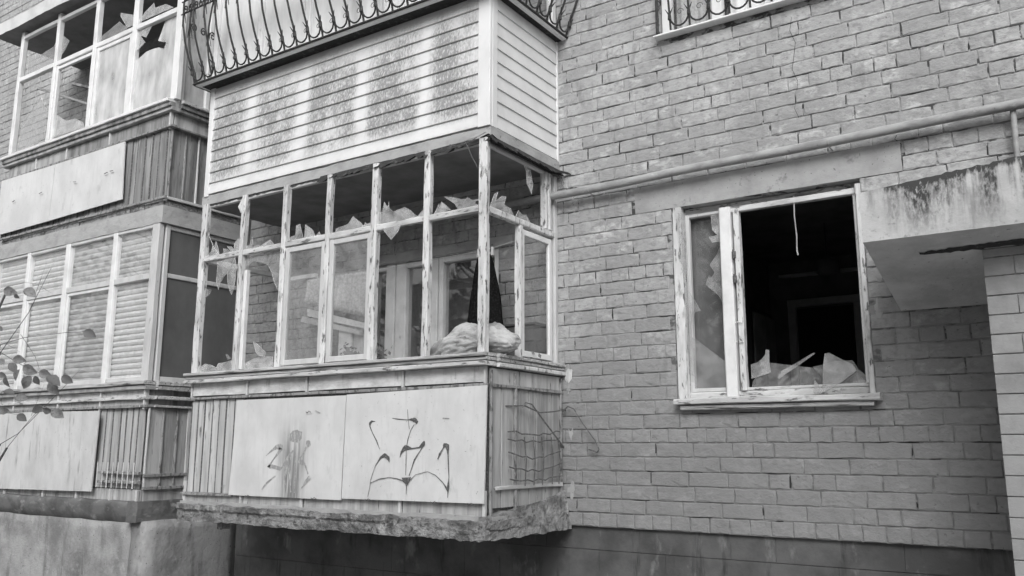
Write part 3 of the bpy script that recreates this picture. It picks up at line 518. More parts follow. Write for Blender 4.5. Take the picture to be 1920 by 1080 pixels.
# ------------------------------------------------------------------ the pipe along the wall
pp = thing('gas_pipe', 'painted steel pipe running along the brick wall above the broken window', 'pipe', (0, -.09, 2.48))
part('pipe_run', MB().tube([(-.9+i*.25, -.092+.003*math.sin(i*1.3), 2.463+.011*i*.25+.004*math.sin(i*.9)) for i in range(22)], .033, 14), M['pipe'], pp, True)
part('drop_pipe', MB().tube([(3.29, -.07, 2.53), (3.285, -.068, 2.3), (3.28, -.06, 1.85)], .017, 8), M['pipe'], pp, True)
for x in (.35, 2.2): part('pipe_hook', MB().tube([(x, .02, 2.44+.011*x), (x, -.07, 2.433+.011*x), (x, -.128, 2.45+.011*x), (x, -.13, 2.47+.011*x)], .004, 5), M['pipe'], pp)

# ------------------------------------------------------------------ entrance canopy and pillar
cp = thing('entrance_canopy', 'thick concrete slab canopy over the entrance, its face streaked black with moss', 'canopy', (3.4, -.5, 1.5))
n = 26; mb = MB()
X0, X1 = 2.551, 4.45
def ctop(x): return 1.832+(x-2.55)*.085+.008*noise.noise(Vector((x*14, 1, 0)))+.010*noise.noise(Vector((x*40, 3, 0)))
for i in range(n*3+1):
    x = X0+(X1-X0)*i/(n*3); e = .0025*noise.noise(Vector((x*30, 7, 0)))
    mb.v += [(x, -1.05+e, 1.549+e), (x, -1.05+.004*noise.noise(Vector((x*9, 2, 0))), 1.69), (x, -1.045, ctop(x)), (x, .0, ctop(x)+.02), (x, .0, 1.309)]
for i in range(n*3):
    for k in range(5): a, b = i*5+k, i*5+(k+1) % 5; mb.f.append((a, b, b+5, a+5))
mb.f += [(4, 3, 2, 1, 0), tuple(n*3*5+k for k in range(5))]
me = mesh('slab_face', mb, M['canopy']); me.materials.append(M['soffit'])
for p_ in me.polygons:
    if p_.normal.z < -.5: p_.material_index = 1
o = bpy.data.objects.new('concrete_slab', me); COL.objects.link(o); o.parent = cp; o.location = -cp.location
mb = rough_slab(2.78, 4.4, -1.03, -.8, 1.852, 1.872, .03, .012, 16.); 
for i, v in enumerate(mb.v): mb.v[i] = (v[0], v[1]+.03, v[2]-.034+(v[0]-2.55)*.085)
part('moss_crust', mb, M['felt'], cp)
def soff(x, y, e=.003): return (x, y, 1.549-.2286*(y+1.05)-e)
mb = MB(); nn_ = 40
for i in range(nn_+1):
    t = i/nn_; x = 2.80+.85*t; yc = -.83-.02*t; w = .030*min(1, 4*t+.1)*(.55+.8*abs(noise.noise(Vector((x*9, 4, 0)))))+.012
    mb.v += [soff(x, yc-w+.02*noise.noise(Vector((x*31, 1, 0)))), soff(x, yc, .007), soff(x, yc+w+.02*noise.noise(Vector((x*27, 8, 0))))]
for i in range(nn_): mb.f += [(3*i, 3*i+1, 3*i+4, 3*i+3), (3*i+1, 3*i+2, 3*i+5, 3*i+4)]
part('spalled_patch', mb, M['felt'], cp)
py = thing('entrance_pillar', 'pale painted brick pier carrying the entrance canopy at the right edge', 'pillar', (3.8, -.6, -1.25))
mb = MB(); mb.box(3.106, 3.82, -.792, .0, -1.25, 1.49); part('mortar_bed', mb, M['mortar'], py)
r_ = random.Random(8); k = 0; z = -1.25
PST = []
while z < 1.46:
    x = 3.1-(.145 if k % 2 else 0)
    h = min(PZ, 1.49-z)
    while x < 3.8:
        a, b = max(x, 3.1), min(x+ST, 3.83)
        if b-a > .05: part('brick', MB().cbox(a+.001, b-.004, -.80+r_.uniform(-.002, .001), -.70, z+.002, z+h-.003, .003), M['pillar'], py)
        x += ST
    z += PZ; k += 1

# ------------------------------------------------------------------ middle ground-floor balcony
bal = thing('glazed_balcony', 'ground floor balcony with smashed glazing, weathered sill and two graffitied boards on its front', 'balcony', (-1.65, -.5, -.18))
ms = rough_slab(-3.36, .075, -1.085, -.002, -.185, -.045, .020, .015, 8.)
for i, (x, y, z) in enumerate(ms.v):
    t = max(0, (x+.5)/.57); z2 = z+(.03*t*(1 if z < -.11 else 0))*math.sin(min(1, t)*1.2)
    if y < -1.0 and z < -.1: y += .02
    ms.v[i] = (x-(.045*(1 if z < -.13 and x > -.1 else 0)), y+.06*max(0, (-3.2-x))*4*(1 if y < -1 else 0), z2)
part('floor_slab', ms, M['slab'], bal)
part('slab_screed', rough_slab(-3.30, .05, -1.045, -.01, -.075, -.022, .04, .006, 5., 3.), M['slabed'], bal)
hs = rough_slab(-.01, .07, -1.06, -.003, -.175, -.02, .02, .011, 9., 31.)
for i, (x, y, z) in enumerate(hs.v):
    t = max(0., (y+1.06)/1.06); k = (z+.175)/.155
    hs.v[i] = (x+.05*(1-k)*min(1, .3+t)-.02, y, z+k*.125*t**1.2+.012*noise.noise(Vector((y*11, z*7, 2)))*(1-k))
part('mortar_haunch', hs, M['slab'], bal)
cr = rough_slab(-.75, .06, -1.10, -1.04, -.175, -.055, .014, .016, 20., 71.)
part('crumbled_edge', cr, M['slab'], bal)
part('bracket_stub', MB().cbox(-2.84, -2.78, -.99, -.9, -.25, -.18, .01), M['slab'], bal)
# posts
for i, (x, w) in enumerate(((-3.255, .07), (-2.70, .05), (-2.15, .055), (-1.62, .05), (-1.10, .06), (-.56, .055), (-.035, .07))):
    part('post', MB().cbox(x-w/2, x+w/2, -1.035, -.975, 1.10, 2.695, .008, .009), M['white'], bal)
for x, y, w in ((-.035, -.12, .04), (-.035, -.17, .03)):
    part('post', MB().cbox(x-.03, x+.03, y-w/2, y+w/2, 2.185, 2.66, .006, .006), M['white'], bal)
part('post', MB().cbox(-.065, -.005, -.05, -.003, 1.10, 2.66, .006, .006), M['sash'], bal)
part('post', MB().cbox(-.062, -.008, -.565, -.52, 1.10, 2.13, .006, .006), M['white'], bal)
for x in (-3.255,):
    part('post', MB().cbox(x-.03, x+.03, -.06, -.003, 1.10, 2.66, .006, .006), M['sash'], bal)
    part('post', MB().cbox(x-.025, x+.025, -.55, -.50, 1.10, 2.66, .006, .006), M['sash'], bal)
# rails
RX = (-3.22, -2.725, -2.675, -2.178, -2.122, -1.645, -1.595, -1.13, -1.07, -.588, -.532, -.07)
for a, b in zip(RX[::2], RX[1::2]):
    part('mid_rail', MB().cbox(a, b, -1.03, -.98, 2.135, 2.185, .007, .006), M['whiteh'], bal)
    part('head_rail', MB().cbox(a, b, -1.00, -.96, 2.665, 2.69, .005, .004), M['sash'], bal)
part('mid_rail', MB().cbox(-.06, -.010, -.97, -.05, 2.135, 2.185, .007, .006), M['white'], bal)
part('mid_rail', MB().cbox(-3.28, -3.23, -.97, -.05, 2.135, 2.185, .007, .006), M['sash'], bal)
part('head_rail', MB().cbox(-.05, -.02, -.97, -.05, 2.645, 2.67, .005, .004), M['sash'], bal)
# splintered top of the second post
part('splinter', MB().prism([(-2.725, 2.67), (-2.775, 2.60), (-2.74, 2.54), (-2.70, 2.52), (-2.70, 2.68)], -1.03, .01), M['white'], bal)
# whole sashes, second and third field
for a, b in ((-2.120, -1.648), (-1.592, -1.132)):
    for q in range(1):
        s_ = part('sash', MB().cbox(a, a+.045, -1.02, -.985, 1.115, 2.13, .004, .003), M['sash'], bal); part('sash_stile', MB().cbox(b-.04, b, -1.02, -.985, 1.115, 2.13, .004, .003), M['sash'], s_)
        part('sash_rail', MB().cbox(a+.046, b-.041, -1.018, -.985, 2.085, 2.13, .004), M['sash'], s_)
        part('sash_rail', MB().cbox(a+.046, b-.041, -1.018, -.985, 1.115, 1.16, .004), M['sash'], s_)
        part('pane', MB().box(a+.046, b-.041, -1.006, -1.003, 1.161, 2.084), M['dusty'], s_)
s_ = part('sash', MB().cbox(-2.668, -2.63, -1.005, -.965, 1.115, 2.0, .004, .003), M['whitec'], bal)
part('sash_rail', MB().cbox(-2.63, -2.2, -.60, -.56, 1.95, 1.99, .004), M['sash'], s_)
# side sash
s_ = part('sash', MB().cbox(-.05, -.02, -.519, -.485, 1.12, 2.11, .004, .003), M['whitec'], bal); part('sash_stile', MB().cbox(-.05, -.02, -.12, -.075, 1.12, 2.11, .004, .003), M['whitec'], s_)
part('sash_rail', MB().cbox(-.048, -.02, -.484, -.121, 2.065, 2.11, .004), M['whitec'], s_)
part('sash_rail', MB().cbox(-.048, -.02, -.484, -.121, 1.12, 1.165, .004), M['whitec'], s_)
part('pane', MB().box(-.036, -.033, -.484, -.121, 1.166, 2.064), M['glass'], s_)
# broken glass in the fields
for i, p in enumerate(SHARDS_MID):
    shard_part(MB().prism(p, -1.0+(-.03 if i in (6, 7, 15) else random.uniform(-.008, .006)), .003, random.uniform(-.12, .12)), M['shard'] if i not in (8, 13) else M['shardlow'], bal)
for ys, zs_ in (((-.93, -.88, -.83, -.86, -.78, -.72, -.75, -.66, -.62, -.70, -.93), (2.20, 2.30, 2.33, 2.25, 2.31, 2.32, 2.25, 2.24, 2.20, 2.18, 2.18)),
                ((-.60, -.55, -.50, -.44, -.38, -.60), (2.18, 2.25, 2.23, 2.24, 2.19, 2.175)), ((-.47, -.44, -.43, -.36, -.34, -.38), (2.64, 2.60, 2.50, 2.43, 2.52, 2.63))):
    n_ = len(ys); mb = MB(); mb.add([(-.035, y, z) for y, z in zip(ys, zs_)]+[(-.032, y, z) for y, z in zip(ys, zs_)], [tuple(range(n_)), tuple(range(2*n_-1, n_-1, -1))]+[(i, i+n_, (i+1) % n_+n_, (i+1) % n_) for i in range(n_)])
    shard_part(mb, M['shard'], bal)
# sill boards
for z0, z1, yy, m_ in ((1.075, 1.100, -1.085, 'sill'), (1.045, 1.070, -1.060, 'sill'), (1.010, 1.040, -1.075, 'whiteh')):
    part('sill_board', MB().cbox(-3.33, .035, yy, -.94, z0, z1, .005, .006), M[m_], bal)
    part('sill_board', MB().cbox(-.05, .045+(-1.04-yy)*.4, -.93, -.01, z0-.004, z1-.004, .005, .006), M['sill' if m_ == 'sill' else 'white'], bal)
# backing, band panels, planks
mb = MB().box(-3.27, -.005, -.985, -.955, .0, 1.01).box(-.035, -.005, -.95, -.01, .0, 1.01).box(-3.27, -3.24, -.95, -.01, .0, 1.01)
part('backing', mb, M['rust'], bal)
edges = [-3.29, -2.56, -1.95, -1.0, .0-.005]
edges = [-3.29, -2.53, -1.80, -.77, -.005]
for a, b in zip(edges, edges[1:]):
    part('band_panel', MB().cbox(a+.02, b-.02, -1.005, -.986, .895, 1.008, .003, .004), M['plankw'], bal)
    part('skirt_panel', MB().cbox(a+.022, b-.022, -1.0, -.986, -.03, .125, .003, .004), M['planks'], bal)
for x in edges[1:-1]+[-3.285, -.012]:
    part('batten', MB().cbox(x-.012, x+.012, -1.02, -.99, -.06, .15, .004, .006), M['sash'], bal)
    part('batten', MB().cbox(x-.010, x+.010, -1.018, -.99, .885, 1.008, .003, .004), M['sash'], bal)
part('angle_rail', MB().cbox(-3.32, .012, -1.03, -1.006, .862, .884, .003, .006), M['batten'], bal)
part('angle_rail', MB().cbox(-3.32, -2.64, -1.03, -1.006, .030, .050, .003, .006), M['batten'], bal)
x = -3.275; r_ = random.Random(4)
while x < -2.62:
    w = r_.uniform(.085, .115); z1 = .858+r_.uniform(-.006, .002)
    part('plank', MB().cbox(x+.004, x+w-.004, -1.0+r_.uniform(-.006, .003), -.986, .055, z1, .005, .004), M['plank'], bal)
    part('batten', MB().cbox(x-.006, x+.006, -1.006, -.98, .055, .858, .003, .004), M['rust'], bal)
    x += w
pb = part('front_board', MB().prism([(-2.615, .842), (-2.655, .045), (-1.340, .045), (-1.322, .842)], -1.038, .012), M['boards'], bal, label='flat sheet with a faded grey spray smear in its middle')
pc = part('front_board', MB().prism([(-1.306, .846), (-1.325, .058), (.008, .066), (.030, .868)], -1.043, .012, -.008), M['board'], bal, label='flat sheet sprayed with thin black hooked strokes')
def stroke(pts, y, wide=1.):
    mb = MB(); L_ = len(pts); P_ = []
    # smooth the polyline
    Q = []
    for i in range(L_-1):
        for k in range(3): t = k/3; Q.append(tuple(pts[i][c]+(pts[i+1][c]-pts[i][c])*(t*t*(3-2*t) if c == 2 else t) for c in range(3)))
    Q.append(pts[-1])
    for i, (x, z, w) in enumerate(Q):
        a, b = Q[max(0, i-1)], Q[min(len(Q)-1, i+1)]; dx, dz = b[0]-a[0], b[1]-a[1]; l = math.hypot(dx, dz) or 1
        ww = max(w*wide*(.66 if w < .018 else .9), .004*wide)*.5*(1+.25*noise.noise(Vector((x*60, z*60, 0)))); P_.append((x-dz/l*ww, y, z+dx/l*ww)); P_.append((x+dz/l*ww, y, z-dx/l*ww))
    return mb.add(P_, [(2*i, 2*i+1, 2*i+3, 2*i+2) for i in range(len(Q)-1)])
for i, s_ in enumerate(GRAF_RIGHT):
    mb = stroke(s_, 0)
    for j, v in enumerate(mb.v): mb.v[j] = (v[0], -1.0455-(v[2]-.058)*.008-.0004*i, v[2])
    part('spray_stroke', mb, M['ink'], pc)
for i, s_ in enumerate(GRAF_LEFT):
    part('spray_stroke', stroke(s_, -1.0395-.0004*i, 1.8), M['inkfade'], pb)
for (x, z) in ((-2.40, .045), (-1.62, .05), (-1.72, .72), (-.42, .06), (-.10, .06), (-1.05, .058)):
    part('fixing_wire', MB().tube([(x-.03, -1.05, z+.004), (x-.008, -1.056, z-.006), (x+.012, -1.058, z+.008), (x+.03, -1.052, z-.002)], .003, 4), M['rust'], bal)
# side planks and the wire trellis
y = -.975; 
while y < -.03:
    w = r_.uniform(.09, .15); y1 = min(y+w, -.012)
    part('plank', MB().cbox(-.004, .012+r_.uniform(-.004, .004), y+.004, y1-.004, .03, .862, .004, .004), M['planks'], bal)
    y += w
part('band_panel', MB().cbox(-.004, .016, -.97, -.62, .885, .995, .003, .004), M['plank'], bal)
part('band_panel', MB().cbox(-.004, .016, -.60, -.02, .885, .995, .003, .004), M['plank'], bal)
part('angle_rail', MB().cbox(.014, .034, -.99, -.01, .862, .882, .003, .008), M['batten'], bal)
part('angle_rail', MB().cbox(.020, .040, -.93, -.03, .150, .178, .003, .012), M['sash'], bal)
for yy in (-.985, -.68, -.03): part('batten', MB().cbox(.014, .034, yy-.010, yy+.010, -.03, .98, .003, .006), M['batten'], bal)
def wire(pts, r=.004): part('wire', MB().tube(pts, r, 5), M['rust'], bal)
for z, sag in ((.56, .03), (.50, .02), (.41, .05), (.31, .04), (.22, .02)):
    wire([(.05+.01*math.sin(i*2+z*9), -.80+.08*i+.0, z-sag*math.sin(i/9*3.14)+.012*i/9+.008*math.sin(i*2.7+z*31)) for i in range(10)], .005)
for yy in (-.60, -.48, -.36, -.22, -.12): wire([(.05, yy, .52), (.055, yy+.02, .35), (.05, yy+.01, .17)], .0042)
wire([(.02, -.80, .735), (.05, -.60, .745), (.06, -.40, .70), (.06, -.2, .715), (.06, -.02, .74), (.05, .0, .73)], .005)
part('iron_hook', MB().tube([(.05, -.63, .73), (.07, -.61, .765), (.09, -.56, .755), (.12, -.46, .65), (.15, -.33, .53), (.17, -.24, .45), (.16, -.22, .44), (.15, -.26, .455)], .0055, 6), M['rust'], bal)
part('iron_hook', MB().tube([(.05, -.05, .72), (.10, -.05, .76), (.16, -.06, .74), (.24, -.07, .63), (.34, -.06, .50), (.37, -.05, .43), (.35, -.04, .41), (.27, -.03, .43)], .0055, 6), M['rust'], bal)
part('paint_flake', MB().prism([(.05, 1.02), (.08, 1.06), (.12, 1.05), (.115, .98), (.08, .94), (.055, .97)], -.008, .004), M['white'], bal)

# ------------------------------------------------------------------ what stands inside the middle balcony
iw = thing('apartment_window', 'inner window and door frame behind the smashed balcony glazing, panes mirroring bare trees', 'window', (-1.35, .1, 0))
part('lintel_board', MB().cbox(-2.2, -.45, -.012, .3, 2.145, 2.235, .006, .004), M['slabed'], iw)
for a, b, z in ((-2.095, -2.04, 0), (-1.905, -1.79, 0), (-1.78, -1.655, 0), (-1.36, -1.28, .75), (-1.27, -1.22, .75), (-.66, -.605, .75)):
    part('frame_post', MB().cbox(a, b, .02, .12, z+.01, 2.138, .008), M['whitec'], iw)
for a, b in ((-2.04, -1.905), (-1.655, -1.36), (-1.22, -.66)):
    part('frame_rail', MB().cbox(a, b, .03, .11, 2.085, 2.138, .006), M['whitec'], iw)
    part('pane', MB().box(a, b, .07, .074, .8, 2.084), M['mirror'], iw)
part('spandrel', MB().box(-1.655, -.605, .02, .12, .02, .78), M['sidepanel'], iw)
part('window_board', MB().cbox(-1.65, -.55, -.12, .02, .76, .80, .006), M['sash'], iw)
def drape(x0, x1, y, z0, z1, folds, amp, slant=0., nz_=10, hem=0.):
    mb = MB(); nx = folds*6
    for j in range(nz_+1):
        t = j/nz_; z = z1+(z0-z1)*t
        for i in range(nx+1):
            s_ = i/nx; x = x0+(x1-x0)*s_+slant*t
            mb.v.append((x, y+amp*(.4+.6*t)*math.sin(s_*folds*6.283+.7*math.sin(t*3))+.3*amp*noise.noise(Vector((x*8, z*4, 0))), z+hem*s_*t))
    for j in range(nz_):
        for i in range(nx): a = j*(nx+1)+i; mb.f.append((a, a+1, a+nx+2, a+nx+1))
    return mb
def thick(o, t=.004):
    m_ = o.modifiers.new('solid', 'SOLIDIFY'); m_.thickness = t; return o
bl = thick(solo('pleated_blind', drape(-2.62, -1.80, -.30, 1.80, 2.02, 14, .022, -.05, 8, -.2), M['net'], 'striped pleated cloth drooping behind the two whole balcony panes', 'blind', smooth=True), .003)
kb = thing('carved_pilaster', 'white carved board and short pilaster leaning behind the whole panes', 'cabinet', (-2.1, -.25, 1.0))
part('cornice', MB().prism([(-2.56, 1.73), (-1.80, 1.53), (-1.79, 1.48), (-2.55, 1.66)], -.34, .05), M['whitec'], kb)
part('cornice', MB().prism([(-2.60, 1.66), (-1.86, 1.47), (-1.85, 1.43), (-2.62, 1.61)], -.36, .05), M['sash'], kb)
part('pilaster', MB().cbox(-2.15, -1.98, -.33, -.2, .02, 1.50, .01), M['whitec'], kb)
part('cabinet_side', MB().cbox(-1.975, -1.86, -.31, -.2, .02, 1.55, .01), M['sash'], kb)
gm = MB(); n_ = 22
for j in range(15):
    t = j/14; z = 2.0-1.25*t; hw = .045+.155*min(1, t*1.2)**.6+.012*noise.noise(Vector((t*6, 1, 1))); cx = -.505+.015*t
    for i in range(n_):
        a = 6.283*i/n_; f_ = 1+.16*math.sin(a*5+t*2)+.10*noise.noise(Vector((math.cos(a)*3, math.sin(a)*3, t*5)))
        gm.v.append((cx+hw*math.cos(a)*f_, -.34+.08*math.sin(a)*f_*(.5+t), z+.01*noise.noise(Vector((a*3, t*9, 0)))))
for j in range(14):
    for i in range(n_): gm.f.append((j*n_+i, j*n_+(i+1) % n_, (j+1)*n_+(i+1) % n_, (j+1)*n_+i))
gm.f += [tuple(range(n_-1, -1, -1)), tuple(range(14*n_, 15*n_))]
gt = thing('black_coat', 'black shaggy coat hanging from a line inside the smashed balcony', 'coat', (-.5, -.34, 2.02))
part('cloth', gm, M['black'], gt, True)
for x in (-.56, -.42): part('peg', MB().cbox(x-.008, x+.008, -.36, -.33, 1.98, 2.05, .003), M['whitec'], gt)
solo('clothes_line', MB().tube([(-2.95, -.34, 2.03), (-1.6, -.34, 2.005), (-.5, -.34, 2.035), (-.15, -.34, 2.08)], .003, 5), M['net'], 'thin clothes line strung across the inside of the smashed balcony', 'line')
# the sack slumped over the sill
bm = bmesh.new(); bmesh.ops.create_icosphere(bm, subdivisions=5, radius=1.0)
for v in bm.verts:
    p = v.co.copy(); q = Vector((p.x*.40, p.y*.16, p.z*.135))
    q.z += .055*p.x-.10*(p.x+.1)**2*(1 if p.x < 0 else .6)
    rd = lambda x, y, z: .5-abs(noise.noise(Vector((x, y, z))))*2
    q += p*(.035*noise.noise(p*2.2)+.018*rd(p.x*3.2+p.z*2, p.y*2, p.z*5-p.x*3)+.012*rd(p.x*9, p.y*5+p.z*3, p.z*7+4)+.006*rd(p.x*22, p.y*12, p.z*16))
    if p.x > .75: q.z -= .03*(p.x-.75)
    v.co = q+Vector((-.26, -.84, 1.20))
me = bpy.data.meshes.new('sack'); bm.to_mesh(me); bm.free(); me.materials.append(M['cloth']); me.shade_smooth()
sk = bpy.data.objects.new('stuffed_sack', me); COL.objects.link(sk); sk['label'] = 'lumpy pale cloth sack slumped on the balcony sill by the corner post'; sk['category'] = 'sack'
mb = MB(); r_ = random.Random(9)
for i in range(150):
    c = Vector((-.22+r_.gauss(0, .11), -.62+r_.uniform(-.2, .3), 1.09+abs(r_.gauss(0, .05)))); u = Vector((r_.uniform(-1, 1), r_.uniform(-1, 1), r_.uniform(-1, 1))).normalized()*.022; w = u.orthogonal().normalized()*.014
    mb.add([c-u, c+w, c+u, c-w], [(0, 1, 2, 3)])
o = part('debris_litter', mb, M['plankd'], None); o['kind'] = 'stuff'
wb = thing('window_ledge_shelf', 'low wooden shelf inside the sill height of the smashed balcony', 'shelf', (-1.6, -.8, 0))
part('shelf_board', MB().cbox(-3.2, -.08, -.94, -.58, 1.035, 1.068, .005), M['planks'], wb)
for x in (-2.9, -1.7, -.4): part('leg', MB().cbox(x-.03, x+.03, -.66, -.60, .0, 1.034, .005), M['planks'], wb)
for i, (x, lab) in enumerate(((-1.62, 'wilted potted plant on the sill behind the fourth balcony field'), (-1.30, 'dry leafy plant on the sill beside the pale cloth sack'))):
    pt = thing('potted_plant', lab, 'plant', (x, -.72, 1.07), 'plants on the balcony sill')
    mb = MB().tube([(x, -.72, 1.07), (x, -.72, 1.13)], .04, 12, .05); part('pot', mb, M['sash'], pt)
    mb = MB()
    for k in range(70):
        c = Vector((x+r_.gauss(0, .05), -.72+r_.gauss(0, .05), 1.19+r_.gauss(0, .045))); u = Vector((r_.uniform(-1, 1), r_.uniform(-1, 1), r_.uniform(-1, 1))).normalized()*.022; w = u.orthogonal().normalized()*.013
        mb.add([c-u, c+w, c+u, c-w], [(0, 1, 2, 3)])
    part('foliage', mb, M['leaf'], pt)
st = thing('wood_stick', 'split pale lath leaning on the litter beside the sack', 'stick', (-.1, -.8, 1.1))
part('lath', MB().tube([(-.16, -.80, 1.09), (-.02, -.72, 1.28)], .010, 4), M['whitec'], st)
part('lath', MB().tube([(-.13, -.82, 1.09), (.0, -.75, 1.26)], .006, 4), M['whitec'], st)
solo('storage_box', MB().cbox(-.50, -.10, -.22, -.03, 1.0, 1.40, .01).cbox(-.51, -.09, -.23, -.02, 1.402, 1.425, .006), M['sidepanel'], 'dark box with a flat lid against the brick wall in the balcony corner', 'box')

# ------------------------------------------------------------------ vinyl-sided balcony above
sb_ = thing('sided_balcony', 'upper balcony clad in white vinyl siding with dark mould streaks, iron grille over it', 'balcony', (-1.65, -.5, 2.7))
ms = rough_slab(-3.34, .02, -1.005, -.002, 2.70, 2.788, .06, .006, 8., 20.)
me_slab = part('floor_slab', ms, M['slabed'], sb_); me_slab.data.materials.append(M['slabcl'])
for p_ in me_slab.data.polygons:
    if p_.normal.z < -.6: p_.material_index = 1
# torn felt under the slab's edge, front then side
def torn(p0, p1, off, n_, seed, zt=2.705, drop=.022):
    mb = MB(); p0, p1, off = Vector(p0), Vector(p1), Vector(off)
    for i in range(n_+1):
        t = i/n_; p = p0.lerp(p1, t); a = noise.noise(Vector((t*16, seed, 0))); b = noise.noise(Vector((t*55, seed, 3)))
        e = .5+.5*a+.35*b
        mb.v += [(p.x, p.y, zt), (p.x+off.x*e, p.y+off.y*e, zt-.012-drop*e), (p.x-off.x*.9, p.y-off.y*.9, zt-.016)]
    for i in range(n_): mb.f += [(3*i, 3*i+1, 3*i+4, 3*i+3), (3*i, 3*i+3, 3*i+5, 3*i+2), (3*i+1, 3*i+2, 3*i+5, 3*i+4)]
    return mb
part('torn_felt', torn((-1.75, -1.0, 2.70), (.03, -1.0, 2.70), (0, -.085, 0), 130, 1., 2.718, .105), M['felt'], sb_)
part('torn_felt', torn((-3.3, -1.0, 2.70), (-1.76, -1.0, 2.70), (0, -.012, 0), 60, 6.), M['felt'], sb_)
part('torn_felt', torn((.015, -1.03, 2.70), (.02, -.0, 2.70), (.085, 0, 0), 80, 3., 2.718, .095), M['felt'], sb_)
part('torn_flap', MB().prism([(-.22, 2.685), (-.02, 2.735), (.01, 2.72), (-.06, 2.70)], -1.06, .008), M['slabed'], sb_)
part('torn_flap', MB().tube([(.03, -.12, 2.68), (.10, -.02, 2.675), (.13, -.01, 2.66)], .016, 4, .004), M['felt'], sb_)
for pts in ([(-.18, -1.06, 2.69), (-.13, -1.08, 2.62), (-.10, -1.08, 2.55), (-.07, -1.07, 2.49), (-.055, -1.07, 2.46)], [(-.32, -1.06, 2.69), (-.24, -1.08, 2.655), (-.14, -1.08, 2.66), (-.06, -1.07, 2.69)],
            [(.03, -.05, 2.67), (.06, -.04, 2.60), (.04, -.03, 2.55), (.07, -.02, 2.59), (.05, -.02, 2.63)]): part('loose_wire', MB().tube(pts, .003, 4), M['rust'], sb_)
zl = [2.80+i*.1068 for i in range(11)]
for a, b in zip(zl, zl[1:]):
    b = min(b, 3.865)
    part('siding_board', MB().slopeboard(-3.245, -.097, -1.0, a, b), M['vinyl'], sb_)
    part('siding_board', MB().slopeboard(-.915, -.03, 0.0, a, b, .012, 'y'), M['vinyl'], sb_)
    part('siding_board', MB().slopeboard(-.95, -.03, -3.30, a, b, -.012, 'y'), M['vinyl'], sb_)
mb = MB().box(-3.28, -.03, -.98, -.95, 2.79, 3.86).box(-.05, -.022, -.95, -.01, 2.79, 3.86).box(-3.295, -3.27, -.95, -.01, 2.79, 3.86)
part('backing', mb, M['planks'], sb_)
part('corner_trim', MB().cbox(-.096, .016, -1.018, -.984, 2.792, 3.868, .004).cbox(-.018, .0165, -.983, -.916, 2.792, 3.868, .004), M['trim'], sb_)
part('end_trim', MB().cbox(-3.31, -3.246, -1.016, -.97, 2.78, 3.868, .004), M['trim'], sb_)
part('end_trim', MB().cbox(-.004, .016, -.029, -.003, 2.79, 3.862, .004), M['trim'], sb_)
# rail cap: dark recess, white flashing
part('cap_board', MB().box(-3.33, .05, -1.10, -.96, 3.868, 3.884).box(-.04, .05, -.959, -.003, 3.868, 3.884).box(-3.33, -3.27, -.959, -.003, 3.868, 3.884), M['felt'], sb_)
part('flashing', MB().cbox(-3.36, .10, -1.155, -1.101, 3.868, 3.902, .004).cbox(.051, .10, -1.10, -.003, 3.868, 3.902, .004).cbox(-3.36, -3.331, -1.10, -.003, 3.868, 3.902, .004), M['flash'], sb_)
# its glazing: posts, panes, curtains close behind
px_ = [-3.27, -2.62, -1.98, -1.12, -.30, -.03]
for i, x in enumerate(px_): part('post', MB().cbox(x-.03, x+.03, -1.03, -.97, 3.90, 5.3, .005), M['whitec'] if i not in (3,) else M['sash'], sb_)
for a, b in zip(px_, px_[1:]):
    part('bottom_rail', MB().cbox(a+.031, b-.031, -1.02, -.975, 3.90, 3.95, .004), M['whitec'], sb_)
    part('pane', MB().box(a+.031, b-.031, -1.0, -.997, 3.951, 5.3), M['frosted'], sb_)
part('post', MB().cbox(-.06, .0, -.07, -.01, 3.90, 5.3, .005), M['whitec'], sb_)
part('bottom_rail', MB().cbox(-.055, -.01, -.96, -.075, 3.90, 3.95, .004), M['whitec'], sb_)
part('pane', MB().box(-.035, -.032, -.96, -.075, 3.951, 5.3), M['glass'], sb_)
thick(part('curtain', drape(-3.2, -1.55, -.955, 3.90, 5.3, 9, .014), M['curtain'], sb_, True), .003)
thick(part('curtain', drape(-1.35, -.15, -.955, 3.90, 5.3, 8, .014), M['curtain'], sb_, True), .003)
part('post', MB().cbox(-1.50, -1.46, -.96, -.92, 3.9, 5.3, .005), M['felt'], sb_)
